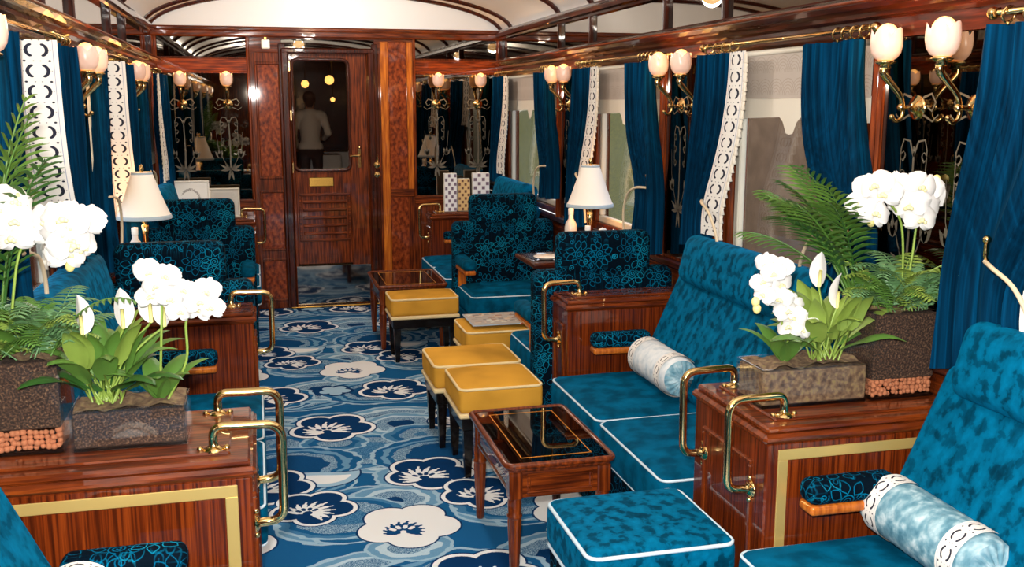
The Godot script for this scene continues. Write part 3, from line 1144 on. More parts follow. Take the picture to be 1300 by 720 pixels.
# ------------------------------------------------------------------ outside the windows
func build_outside() -> void:
	var g := structure("ground")
	part("turf", slab(Vector3(2.3, -1.1, -40), Vector3(40, -1.0, 30)), M.turf, g)
	part("turf", slab(Vector3(-40, -1.1, -40), Vector3(-1.2, -1.0, 30)), M.turf, g)
	var b := thing("station_building", "brown rendered station building standing outside the carriage window", "building", Vector3(6.0, -1.0, -9.5))
	part("wall", slab(Vector3(0, 0, -3.2), Vector3(0.4, 4.0, 12)), M.plaster, b)
	part("plinth", slab(Vector3(-0.06, 0, -3.2), Vector3(0.0, 0.6, 12)), M.soil, b)
	part("roof", slab(Vector3(-0.1, 4.0, -3.3), Vector3(3.0, 4.2, 12)), M.dark_z, b)
	var h := thing("embankment", "grassy green embankment sloping up outside the far windows", "embankment", Vector3(6.6, -1.0, -27.0))
	var st := T()
	var rows := []
	for k in 13:
		var row := PackedVector3Array()
		for q in 9:
			var u := q / 8.0
			row.append(Vector3(u * 9.0, 3.4 * smoothstep(0.0, 0.7, u) * (0.9 + 0.1 * sin(k * 1.7)), -14.0 + k * 2.2))
		rows.append(row)
	grid(st, rows)
	part("slope", st, M.turf, h)

# ------------------------------------------------------------------ windows, blinds, rods, curtains
func side_words(side: int) -> String:
	return "by the stools" if side > 0 else "opposite the stools"

func nth(k: int) -> String:
	return ["first window from the door", "second window from the door", "third window from the door", "fourth window from the door"][k]

func build_windows() -> void:
	for side in [1, -1]:
		var bays := mirror_bays(side)
		for k in 4:
			var z0: float = (ZE + 0.16) if k == 0 else bays[k - 1][1] + 0.03
			var z1: float = bays[k][0] - 0.03
			window(side, k, z0, z1)
			blind(side, k, z0, z1)
			rod(side, k, z0 - 0.08, z1 + 0.08)
			curtain(side, k, z0 - ((0.09 if side > 0 else -0.02) if k > 0 else 0.02), 1.0, true)
			curtain(side, k, z1 + 0.03, -1.0, false)
			if k > 0:
				tieback(side, k, z0 - 0.03, 1.0)
			tieback(side, k, z1 + 0.03, -1.0)

func window(side: int, k: int, z0: float, z1: float) -> void:
	var w := structure("window_%d" % (k + 1 + (0 if side > 0 else 4)))
	var st := T()
	frame(st, 0, X(side, -0.03), Vector2(z0, 0.86), Vector2(z1, 1.8), 0.045, 0.06, 0.006)
	part("window_frame", st, M.wood_y, w)
	st = T()
	frame(st, 0, X(side, -0.035), Vector2(z0 + 0.045, 0.905), Vector2(z1 - 0.045, 1.755), 0.04, 0.03, 0.006)
	part("sash", st, M.sash, w)
	part("pane", slab(Vector3(X(side, -0.04), 0.94, z0 + 0.08), Vector3(X(side, -0.034), 1.72, z1 - 0.08), 0.001), M.glass, w)

func blind(side: int, k: int, z0: float, z1: float) -> void:
	var t := thing("roller_blind", "beige roller blind half down over %s, %s" % [nth(k), side_words(side)], "blind", Vector3(X(side, 0.012), 1.79, (z0 + z1) * 0.5), 0.0, "roller blinds")
	var h := (z1 - z0) * 0.5 - 0.01
	var bot := -0.25 if side > 0 else -0.62
	var st := T()
	var r0 := PackedVector3Array()
	var r1 := PackedVector3Array()
	var u0 := PackedVector2Array()
	var u1 := PackedVector2Array()
	for q in 13:
		var z := lerpf(-h, h, q / 12.0)
		var wv := 0.003 * sin(q * 1.3)
		r0.append(Vector3(wv * 0.2, 0, z))
		r1.append(Vector3(wv, bot + 0.075, z))
		u0.append(Vector2(z * 3.0, 0))
		u1.append(Vector2(z * 3.0, -(bot + 0.075) * 3.0))
	grid(st, [r0, r1], [u0, u1])
	part("fabric", st, M.blind, t)
	# the hem, with its scalloped edge and a tab to pull
	var r2 := PackedVector3Array()
	var r3 := PackedVector3Array()
	for q in 41:
		var z := lerpf(-h, h, q / 40.0)
		var a := absf(z) / 0.04
		var tab := 0.065 * clampf(1.55 - a, 0.0, 1.0) if a < 1.55 else 0.0
		var dip := 0.012 * cos(z / h * PI)
		r2.append(Vector3(0.004, bot + 0.08, z))
		r3.append(Vector3(0.005, bot + dip * 0.5 - tab, z))
	st = T()
	grid(st, [r2, r3])
	part("hem", st, M.blind_hem, t)
	st = T()
	tube(st, PackedVector3Array([Vector3(0, 0, -h), Vector3(0, 0, h)]), 0.012, 10)
	part("roller", st, M.blind_hem, t)

func rod(side: int, k: int, z0: float, z1: float) -> void:
	var t := thing("curtain_rod", "brass curtain rod with rings over %s, %s" % [nth(k), side_words(side)], "curtain rod", Vector3(X(side, 0.078), 1.825, (z0 + z1) * 0.5), 0.0, "curtain rods")
	var h := (z1 - z0) * 0.5
	if k == 0:
		h -= 0.03
	var st := T()
	tube(st, PackedVector3Array([Vector3(0, 0, -h), Vector3(0, 0, h)]), 0.008, 10)
	part("rod", st, M.brass, t)
	for s in [-1.0, 1.0]:
		st = T()
		ball(st, Vector3(0, 0, s * (h + 0.012)), 0.017, 12)
		tube(st, PackedVector3Array([Vector3(0, 0, s * (h - 0.01)), Vector3(0, 0, s * (h + 0.002))]), 0.013, 10)
		part("finial", st, M.brass, t)
		for q in 4:
			var zc: float = s * (h - 0.045 - q * (0.05 if s > 0 else 0.075))
			if not shared.has("ring"):
				var rt := T()
				var rp := PackedVector3Array()
				for a in 14:
					rp.append(Vector3(cos(TAU * a / 14), sin(TAU * a / 14) - 0.35, 0.25 * sin(TAU * a / 14)) * 0.019)
				tube(rt, rp, 0.0035, 6, true)
				ball(rt, Vector3(0, -0.03, 0), 0.005, 6)
				shared.ring = done(rt)
			part_mesh("ring", shared.ring, M.brass, t, Transform3D(Basis(), Vector3(0, 0, zc)))
		part("bracket", boxed(Vector3(0.04 * (1.0 if side > 0 else -1.0), 0.0, s * (h - 0.02)), Vector3(0.07, 0.012, 0.012), 0.003), M.old_brass, t)

# zo: the edge at the post; s: the way to the middle of the window
func curtain(side: int, k: int, zo: float, s: float, lace_shown: bool) -> void:
	var where := "door edge" if s > 0 else "far edge"
	var t := thing("curtain", "braided blue velvet curtain at %s of %s, %s" % [where, nth(k), side_words(side)], "curtain", Vector3(X(side, 0.095 if side < 0 and lace_shown else 0.075), 0, zo), 0.0, "blue velvet window curtains")
	var d := -1.0 if side > 0 else 1.0
	var folded := side < 0 and lace_shown and k > 0   # the braid turns back to the window
	var wd := (0.27 if side > 0 else (0.47 if k > 0 else 0.4)) if lace_shown else (0.36 if side > 0 else 0.26)
	if k == 3 and lace_shown:
		wd = 0.46
	var bottom := 0.87 if k == 1 or (k == 3 and lace_shown) else 0.98
	var rows := []
	var inner := []
	var nv := 24
	var nu := 57
	var folds := 5.0 if lace_shown else 6.5
	for j in nv + 1:
		var v := float(j) / nv
		var y := lerpf(1.795, bottom, v)
		var pinch := exp(-pow((y - 1.13) / 0.22, 2.0))
		var ww := wd * (1.0 - 0.1 * v) * (1.0 - (0.26 if lace_shown else 0.4) * pinch) * (1.0 if v < 0.62 else lerpf(1.0, 0.85, (v - 0.62) / 0.38))
		var tuck := 0.0 if folded else smoothstep(1.7, 1.1, y)
		var row := PackedVector3Array()
		for i in nu + 1:
			var u := float(i) / nu
			var ph := u * folds * TAU + 0.6 * sin(v * 2.0 + u * 3.0)
			var amp := 0.036 * (0.6 + 0.45 * sin(u * 9.0 + 1.0)) * (1.0 + 0.5 * v)
			row.append(Vector3(d * (amp * sin(ph) + 0.006 * sin(v * 6.0 + u * 11.0)), y, s * (ww * u - 0.085 * tuck + 0.008 * cos(ph) * sin(u * PI))))
		rows.append(row)
		inner.append(Vector2(s * (ww - 0.085 * tuck), y))
	var st := T()
	grid(st, rows)
	part("drape", st, M.drape, t)
	# braid along the leading edge
	var lw := 0.15 if lace_shown else 0.09
	var lrows := []
	var luv := []
	var edge := PackedVector3Array()
	for j in nv + 1:
		var v := float(j) / nv
		if not lace_shown and v > 0.5:
			break
		if inner[j].y < 1.02 and lace_shown:
			break
		var row := PackedVector3Array()
		var uvr := PackedVector2Array()
		var lww := lw * (1.0 if lace_shown else (1.0 - v * 1.9))
		for i in 4:
			var u := i / 3.0
			var xx := d * (0.012 + 0.012 * sin(u * 2.5 + v * 2.0)) if lace_shown else -d * (0.01 + 0.05 * u)
			if folded:
				xx = d * (0.05 - 0.12 * u)
				lww = 0.035
			var zz: float = inner[j].x + s * lww * u * (0.95 + 0.05 * cos(v * 5.0)) - s * 0.008
			row.append(Vector3(xx, inner[j].y, zz))
			uvr.append(Vector2(0.02 + 0.96 * u, (1.795 - inner[j].y) * 15.5))
		lrows.append(row)
		luv.append(uvr)
		edge.append(row[3])
	st = T()
	grid(st, lrows, luv)
	part("braid", st, M.lace, t)
	# tassels
	st = T()
	var total := 0.0
	for j in edge.size() - 1:
		total += edge[j].distance_to(edge[j + 1])
	var cnt := int(total / 0.036)
	for q in cnt:
		var f := (q + 0.5) / cnt * (edge.size() - 1)
		var p := edge[int(f)].lerp(edge[mini(int(f) + 1, edge.size() - 1)], f - int(f))
		lathe(st, [Vector2(0.003, 0.009), Vector2(0.0085, 0.0), Vector2(0.006, -0.008), Vector2(0.011, -0.028), Vector2(0.0, -0.03)], 7, Transform3D(Basis(), p + Vector3(d * 0.003, 0, s * 0.009)))
	var fr := part("fringe", st, M.fringe, t)
	fr.set_meta("kind", "stuff")
	# pale lining at the post
	if not lace_shown and side < 0:
		st = T()
		var ra := []
		for j in nv + 1:
			var y := lerpf(1.795, bottom, float(j) / nv)
			var row := PackedVector3Array()
			for i in 9:
				row.append(Vector3(d * (-0.018 + 0.006 * sin(i * 1.7)), y, -s * 0.05 + s * 0.09 * i / 8.0))
			ra.append(row)
		grid(st, ra)
		part("lining", st, M.cream, t)

func tieback(side: int, k: int, zp: float, s: float) -> void:
	var where := "door edge" if s > 0 else "far edge"
	var t := thing("tieback", "cream rope tieback at %s of %s, %s" % [where, nth(k), side_words(side)], "tieback", Vector3(X(side, 0.03), 1.19, zp), 0.0, "curtain tiebacks")
	var d := -1.0 if side > 0 else 1.0
	var st := T()
	tube(st, fillet([Vector3(0, 0, 0), Vector3(d * 0.06, 0, 0), Vector3(d * 0.06, 0.05, 0)], 0.02), 0.007, 8)
	ball(st, Vector3(d * 0.06, 0.058, 0), 0.012, 10)
	lathe(st, [Vector2(0, 0), Vector2(0.02, 0), Vector2(0.02, 0.006), Vector2(0, 0.008)], 12, Transform3D(Basis(Vector3.BACK, -d * PI / 2), Vector3.ZERO))
	part("hook", st, M.brass, t)
	st = T()
	var pts := smooth_path([Vector3(d * 0.06, 0.0, 0), Vector3(d * 0.095, -0.005, s * 0.07), Vector3(d * 0.1, -0.045, s * 0.16), Vector3(d * 0.095, -0.14, s * 0.225), Vector3(d * 0.085, -0.27, s * 0.235)], 8)
	tube(st, pts, 0.0062, 7)
	part("cord", st, M.rope, t)

# ------------------------------------------------------------------ furniture
func build_furniture() -> void:
	for side in [1, -1]:
		var q := zs(side)
		var turn := PI if side > 0 else 0.0
		var wx := WR if side > 0 else WL
		var ln := 0.635 if side > 0 else 0.70
		console(side, Vector3(wx, 0, -2.525 + q), turn, ln, 0.45, "with glass planters, %s" % side_words(side), true)
		console(side, Vector3(wx, 0, -4.2 + q), turn, ln, 0.24, "backed by a patterned armchair, %s" % side_words(side))
		console(side, Vector3(wx, 0, (ZE - 7.62) * 0.5), turn, ln, ZE * -1.0 - 7.62 - 0.03, "against the end wall, %s" % side_words(side))
		sofa(Vector3(wx, 0, -3.41 + q), turn, 1.26, "between two consoles, %s" % side_words(side))
		sofa(Vector3(wx, 0, -1.66), turn, 1.24, "in front of the glass planters, %s" % side_words(side))
		sofa(Vector3(wx, 0, -7.09), turn, 1.02 if side > 0 else 0.96, "next to the end wall, %s" % side_words(side))
		var ax := wx + (-0.36 if side > 0 else 0.36)
		armchair(Vector3(ax, 0, -4.42 + q), PI, "patterned blue armchair backed against a console, %s" % side_words(side))
		armchair(Vector3(ax, 0, -6.42 + q), 0.0, "patterned blue armchair facing away from the door, %s" % side_words(side))
		window_table(side, Vector3(wx + (-0.27 if side > 0 else 0.27), 0, -5.28 + q), turn)
	ottoman(Vector3(1.02, 0, -2.55))
	bolster(Vector3(1.575, 0.53, -3.71), 0.0, 0.4, "bolster_white", "white velvet bolster with patterned bands on the sofa by the coffee table")
	bolster(Vector3(1.61, 0.53, -2.03), 0.02, 0.43, "bolster_blue", "pale blue velvet bolster with patterned bands on the sofa behind the blue ottoman")
	bolster(Vector3(-0.42, 0.53, -2.03), 0.0, 0.4, "bolster_white", "white velvet bolster on the sofa across the aisle from the blue ottoman")
	coffee_table(Vector3(0.935, 0, -3.32), Vector2(0.37, 0.6), 0.43, "glass-topped mahogany coffee table with gold inlay beside the blue ottoman")
	coffee_table(Vector3(0.94, 0, -6.66), Vector2(0.45, 0.6), 0.43, "mahogany coffee table with a dark glass top near the end door")
	stool(Vector3(0.965, 0, -4.17), Vector2(0.37, 0.37), "gold velvet stool with rope edging standing against the glass-topped coffee table")
	stool(Vector3(0.95, 0, -4.57), Vector2(0.42, 0.37), "gold velvet stool pushed against the back of another stool")
	stool(Vector3(0.965, 0, -6.15), Vector2(0.43, 0.3), "gold velvet stool in front of the coffee table near the door")
	stool(Vector3(1.2, 0, -5.2), Vector2(0.36, 0.36), "gold velvet stool with a game board lying on it")

func console(side: int, at: Vector3, turn: float, ln: float, dp: float, where: String, banded := false) -> void:
	var t := thing("console", "mahogany console with brass handles %s" % where, "console", at, turn, "mahogany consoles")
	var hz := dp * 0.5
	part("body", slab(Vector3(0.005, 0.0, -hz), Vector3(ln, 0.7, hz), 0.006), M.sapele, t)
	var st := T()
	box(st, Vector3(ln * 0.5 + 0.006, 0.712, 0), Vector3(ln + 0.012, 0.026, dp + 0.02), 0.009)
	box(st, Vector3(ln * 0.5, 0.733, 0), Vector3(ln - 0.004, 0.02, dp - 0.008), 0.006)
	part("top", st, M.wood_x, t)
	st = T()
	box(st, Vector3(ln * 0.5, 0.745, 0), Vector3(ln - 0.1, 0.01, dp - 0.1), 0.004)
	part("top_panel", st, M.wood_x, t)
	for s in ([-1.0, 1.0] if banded else []):
		# brass band let into each long face
		st = T()
		frame(st, 2, s * (hz + 0.0015), Vector2(0.05, 0.16), Vector2(ln - 0.035, 0.68), 0.03, 0.005, 0.0015)
		part("brass_band", st, M.brass_inlay, t)
		part("field", slab(Vector3(0.081, 0.191, s * hz), Vector3(ln - 0.066, 0.649, s * (hz + 0.002)), 0.001), M.sapele, t)
	st = T()
	var m := minf(0.07, dp * 0.2)
	frame(st, 0, ln + 0.003, Vector2(-hz + m, 0.14), Vector2(hz - m, 0.63), 0.016, 0.014, 0.004)
	part("panel_moulding", st, M.wood_y, t)
	part("plinth", slab(Vector3(0.02, 0.0, -hz - 0.006), Vector3(ln + 0.008, 0.09, hz + 0.006), 0.006), M.dark_x, t)
	var hs := [-hz + 0.075, hz - 0.075] if dp > 0.35 else [0.0]
	for z in hs:
		st = T()
		tube(st, fillet([Vector3(ln - 0.09, 0.75, z), Vector3(ln - 0.09, 0.808, z), Vector3(ln + 0.077, 0.804, z), Vector3(ln + 0.073, 0.548, z), Vector3(ln, 0.545, z)], 0.045, 7), 0.0115, 12)
		var hd := part("handle", st, M.brass, t)
		st = T()
		lathe(st, [Vector2(0, 0.012), Vector2(0.014, 0.011), Vector2(0.024, 0.004), Vector2(0.026, 0)], 16, Transform3D(Basis(), Vector3(ln - 0.09, 0.748, z)))
		for q in [-1.0, 1.0]:
			ball(st, Vector3(ln - 0.09 + q * 0.032, 0.752, z), 0.009, 8)
		part("flange", st, M.brass, hd)
		st = T()
		lathe(st, [Vector2(0, 0.012), Vector2(0.014, 0.011), Vector2(0.024, 0.004), Vector2(0.026, 0)], 16, Transform3D(Basis(Vector3.BACK, -PI / 2), Vector3(ln + 0.002, 0.545, z)))
		for q in [-1.0, 1.0]:
			ball(st, Vector3(ln + 0.004, 0.545 + q * 0.032, z), 0.009, 8)
		part("flange", st, M.brass, hd)

func sofa(at: Vector3, turn: float, ln: float, where: String) -> void:
	var t := thing("sofa", "blue crushed velvet two-seat sofa %s" % where, "sofa", at, turn, "blue velvet sofas along the walls")
	var hz := ln * 0.5
	part("base", slab(Vector3(0.02, 0.0, -hz), Vector3(0.695, 0.29, hz), 0.012), M.cut_velvet, t)
	var st: SurfaceTool
	var sw := ln * 0.5
	for s in [-1.0, 1.0]:
		st = T()
		cushion(st, Vector3(0.42, 0.35, s * sw * 0.5), Vector3(0.62, 0.155, sw - 0.006), 0.04, 0.018)
		var cu := part("seat_cushion", st, M.velvet_seat, t)
		for y in [0.412, 0.292]:
			st = T()
			tube(st, ring_path(Vector3(0.42, y, s * sw * 0.5), 0.303, sw * 0.5 - 0.01, 0.03), 0.0045, 6, true)
			part("piping", st, M.piping, cu)
	var lean := Basis(Vector3.BACK, 0.42)
	st = T()
	cushion(st, Vector3(0.18, 0.66, 0), Vector3(0.11, 0.52, ln - 0.03), 0.045, 0.0, lean, 11)
	part("backrest", st, M.velvet, t)
	st = T()
	cushion(st, Vector3(0.115, 0.935, 0), Vector3(0.14, 0.21, ln - 0.2), 0.05, 0.0, Basis(Vector3.BACK, 0.25), 11)
	part("headrest", st, M.velvet, t)
	part("back_frame", slab(Vector3(0.005, 0.28, -hz + 0.01), Vector3(0.05, 0.8, hz - 0.01), 0.02), M.velvet_plain, t)
	for s in [-1.0, 1.0]:
		st = T()
		cushion(st, Vector3(0.42, 0.583, s * (hz - 0.045)), Vector3(0.27, 0.068, 0.08), 0.028)
		var arm := part("armrest", st, M.cut_velvet, t)
		st = T()
		cushion(st, Vector3(0.42, 0.538, s * (hz - 0.045)), Vector3(0.262, 0.03, 0.072), 0.012)
		part("arm_rail", st, M.satinwood, arm)

func armchair(at: Vector3, turn: float, label: String) -> void:
	# the back stands at z = 0, the seat reaches forward along z
	var t := thing("armchair", label, "armchair", at, turn, "patterned armchairs")
	var st := T()
	cushion(st, Vector3(0, 0.42, 0.0), Vector3(0.69, 0.82, 0.13), 0.045, 0.0, Basis(), 10)
	part("backrest", st, M.cut_velvet, t)
	st = T()
	cushion(st, Vector3(0, 0.9, 0.0), Vector3(0.46, 0.21, 0.12), 0.045, 0.0, Basis(), 10)
	part("headrest", st, M.cut_velvet, t)
	part("base", slab(Vector3(-0.33, 0.0, 0.06), Vector3(0.33, 0.29, 0.5), 0.012), M.velvet_plain, t)
	st = T()
	cushion(st, Vector3(0, 0.35, 0.29), Vector3(0.66, 0.155, 0.46), 0.04, 0.018)
	var cu := part("seat_cushion", st, M.velvet_seat, t)
	st = T()
	tube(st, ring_path(Vector3(0, 0.41, 0.29), 0.32, 0.222, 0.03), 0.0045, 6, true)
	part("piping", st, M.piping, cu)
	for s in [-1.0, 1.0]:
		st = T()
		cushion(st, Vector3(s * 0.3, 0.585, 0.22), Vector3(0.085, 0.068, 0.32), 0.028)
		var arm := part("armrest", st, M.velvet_plain, t)
		st = T()
		cushion(st, Vector3(s * 0.3, 0.54, 0.22), Vector3(0.075, 0.03, 0.31), 0.012)
		part("arm_rail", st, M.satinwood, arm)
		st = T()
		box(st, Vector3(s * 0.3, 0.47, 0.1), Vector3(0.05, 0.13, 0.05), 0.01)
		part("arm_support", st, M.satinwood, arm)

func ottoman(at: Vector3) -> void:
	var t := thing("ottoman", "square blue velvet ottoman with white piping beside the coffee table", "ottoman", at)
	var st := T()
	cushion(st, Vector3(0, 0.34, 0), Vector3(0.44, 0.15, 0.42), 0.035, 0.012)
	var c := part("cushion", st, M.velvet, t)
	for y in [0.4, 0.275]:
		st = T()
		tube(st, ring_path(Vector3(0, y, 0), 0.214, 0.204, 0.035), 0.006, 7, true)
		part("piping", st, M.piping, c)
	part("base", slab(Vector3(-0.21, 0.0, -0.2), Vector3(0.21, 0.28, 0.2), 0.02), M.cut_velvet, t)

func bolster(at: Vector3, tilt: float, ln: float, key: String, label: String) -> void:
	var t := thing("bolster", label, "bolster", at)
	var xf := Transform3D(Basis(Vector3.RIGHT, PI / 2 + tilt), Vector3.ZERO)
	var r := 0.082
	var st := T()
	var prof := []
	for k in 13:
		var v := lerpf(-0.5, 0.5, k / 12.0)
		prof.append(Vector2(r * (1.0 - 0.12 * pow(absf(v) * 2.0, 6.0)), v * ln))
	lathe(st, prof, 28, xf)
	part("cover", st, M[key], t)
	for s in [-1.0, 1.0]:
		st = T()
		lathe(st, [Vector2(r + 0.001, s * ln * 0.27), Vector2(r + 0.003, s * ln * 0.29), Vector2(r + 0.003, s * ln * 0.41), Vector2(r + 0.0005, s * ln * 0.43)], 40, xf, 0, 0.0, 1.0, 1.0)
		var band := lathe_band(r + 0.003, s * ln * 0.28, s * ln * 0.42, 40, xf)
		part("band", band, M.lace, t)
		# gathered end
		st = T()
		var rows := []
		for k in 5:
			var f := k / 4.0
			var row := PackedVector3Array()
			for q in 72:
				var an := TAU * q / 72.0
				var rr := r * 0.88 * (1.0 - 0.9 * f)
				row.append(xf * Vector3(cos(an) * rr, s * (ln * 0.5 + 0.016 * sin(f * PI * 0.6) + 0.004 * sin(an * 18.0) * sin(f * PI)), sin(an) * rr))
			rows.append(row)
		grid(st, rows, [], true)
		var e := part("end_panel", st, M.bolster_blue, t)
		st = T()
		ball(st, xf * Vector3(0, s * (ln * 0.5 + 0.014), 0), 0.014, 10)
		part("button", st, M[key], e)

func lathe_band(r: float, y0: float, y1: float, seg: int, xf: Transform3D) -> SurfaceTool:
	var st := T()
	var a := PackedVector3Array()
	var b := PackedVector3Array()
	var ua := PackedVector2Array()
	var ub := PackedVector2Array()
	for k in seg + 1:
		var an := TAU * k / seg
		a.append(xf * Vector3(cos(an) * r, y0, sin(an) * r))
		b.append(xf * Vector3(cos(an) * r, y1, sin(an) * r))
		ua.append(Vector2(0.03, k * 10.0 / seg))
		ub.append(Vector2(0.97, k * 10.0 / seg))
	grid(st, [a, b], [ua, ub])
	return st

func coffee_table(at: Vector3, s: Vector2, h: float, label: String) -> void:
	var t := thing("coffee_table", label, "table", at, 0.0, "coffee tables")
	var hx := s.x * 0.5
	var hz := s.y * 0.5
	# rim, glass, gold line
	var st := T()
	for r in [[0.0, h - 0.012, 0.012], [-0.008, h - 0.028, 0.008]]:
		var path := ring_path(Vector3(0, r[1], 0), hx + r[0], hz + r[0], 0.025)
		tube(st, path, r[2], 8, true)
	part("rim", st, M.wood_z, t)
	part("glass_top", boxed(Vector3(0, h - 0.012, 0), Vector3(s.x - 0.01, 0.012, s.y - 0.01), 0.002), M.table_glass, t)
	st = T()
	for e in [[Vector3(0, h - 0.0055, hz - 0.06), Vector3(s.x - 0.12, 0.001, 0.004)], [Vector3(0, h - 0.0055, -hz + 0.06), Vector3(s.x - 0.12, 0.001, 0.004)], [Vector3(hx - 0.062, h - 0.0055, 0), Vector3(0.004, 0.001, s.y - 0.12)], [Vector3(-hx + 0.062, h - 0.0055, 0), Vector3(0.004, 0.001, s.y - 0.12)]]:
		box(st, e[0], e[1], 0.0004)
	part("inlay_line", st, M.gold_line, t)
	# apron with sunk panels
	for e in [[Vector3(0, h - 0.083, hz - 0.028), Vector3(s.x - 0.05, 0.095, 0.022), 2], [Vector3(0, h - 0.083, -hz + 0.028), Vector3(s.x - 0.05, 0.095, 0.022), 2], [Vector3(hx - 0.028, h - 0.083, 0), Vector3(0.022, 0.095, s.y - 0.05), 0], [Vector3(-hx + 0.028, h - 0.083, 0), Vector3(0.022, 0.095, s.y - 0.05), 0]]:
		var ap := part("apron", boxed(e[0], e[1], 0.003), M.wood_x if e[2] == 2 else M.wood_z, t)
		st = T()
		if e[2] == 2:
			frame(st, 2, e[0].z + signf(e[0].z) * 0.012, Vector2(-hx + 0.07, e[0].y - 0.038), Vector2(hx - 0.07, e[0].y + 0.036), 0.012, 0.008, 0.003)
		else:
			frame(st, 0, e[0].x + signf(e[0].x) * 0.012, Vector2(-hz + 0.07, e[0].y - 0.038), Vector2(hz - 0.07, e[0].y + 0.036), 0.012, 0.008, 0.003)
		part("panel_moulding", st, M.wood_x if e[2] == 2 else M.wood_z, ap)
	for sx in [-1.0, 1.0]:
		for sz in [-1.0, 1.0]:
			st = T()
			box(st, Vector3(0, h - 0.083, 0), Vector3(0.046, 0.1, 0.046), 0.004)
			lathe(st, [Vector2(0.022, h - 0.13), Vector2(0.024, h - 0.15), Vector2(0.021, h - 0.185), Vector2(0.026, h - 0.19), Vector2(0.026, h - 0.198), Vector2(0.022, h - 0.202)], 20)
			lathe(st, [Vector2(0.0235, h - 0.2), Vector2(0.0245, h - 0.215), Vector2(0.016, 0.03), Vector2(0.016, 0.028)], 40, Transform3D(), 10, 0.14)
			lathe(st, [Vector2(0.017, 0.03), Vector2(0.017, 0.012), Vector2(0.013, 0.0), Vector2(0.0, 0.0)], 16)
			part("leg", st, M.wood_y, t, Transform3D(Basis(), Vector3(sx * (hx - 0.03), 0, sz * (hz - 0.03))))

func stool(at: Vector3, s: Vector2, label: String, key := "gold_velvet") -> void:
	var t := thing("stool", label, "stool", at, 0.0, "gold velvet stools")
	var hx := s.x * 0.5
	var hz := s.y * 0.5
	var st := T()
	cushion(st, Vector3(0, 0.35, 0), Vector3(s.x, 0.115, s.y), 0.025, 0.016)
	var c := part("cushion", st, M[key], t)
	st = T()
	# twisted rope along the edge
	var path := ring_path(Vector3(0, 0.399, 0), hx - 0.004, hz - 0.004, 0.03)
	tube(st, path, 0.0065, 7, true)
	part("rope_edging", st, M.gimp, c)
	st = T()
	box(st, Vector3(0, 0.285, 0), Vector3(s.x + 0.004, 0.022, s.y + 0.004), 0.006)
	part("gimp_band", st, M.gimp, c)
	part("frame", slab(Vector3(-hx + 0.012, 0.215, -hz + 0.012), Vector3(hx - 0.012, 0.275, hz - 0.012), 0.006), M.ebony, t)
	for sx in [-1.0, 1.0]:
		for sz in [-1.0, 1.0]:
			st = T()
			var rows := []
			for e in [[0.27, 0.021], [0.2, 0.021], [0.0, 0.013]]:
				var row := PackedVector3Array()
				for q in [[-1, -1], [1, -1], [1, 1], [-1, 1]]:
					row.append(Vector3(q[0] * e[1], e[0], q[1] * e[1]))
				rows.append(row)
			st.set_smooth_group(-1)
			grid(st, rows, [], true)
			part("leg", st, M.ebony, t, Transform3D(Basis(), Vector3(sx * (hx - 0.04), 0, sz * (hz - 0.04))))

func window_table(side: int, at: Vector3, turn: float) -> void:
	var t := thing("side_table", "small dark table under the second window from the door, %s" % side_words(side), "table", at, turn, "window tables")
	var st := T()
	cushion(st, Vector3(0, 0.735, 0), Vector3(0.5, 0.03, 0.42), 0.012)
	part("table_top", st, M.dark_x, t)
	st = T()
	lathe(st, [Vector2(0.0, 0.72), Vector2(0.07, 0.72), Vector2(0.03, 0.66), Vector2(0.022, 0.45), Vector2(0.035, 0.2), Vector2(0.03, 0.12), Vector2(0.05, 0.08), Vector2(0.15, 0.03), Vector2(0.16, 0.0), Vector2(0, 0)], 20)
	part("pedestal", st, M.dark_y, t)

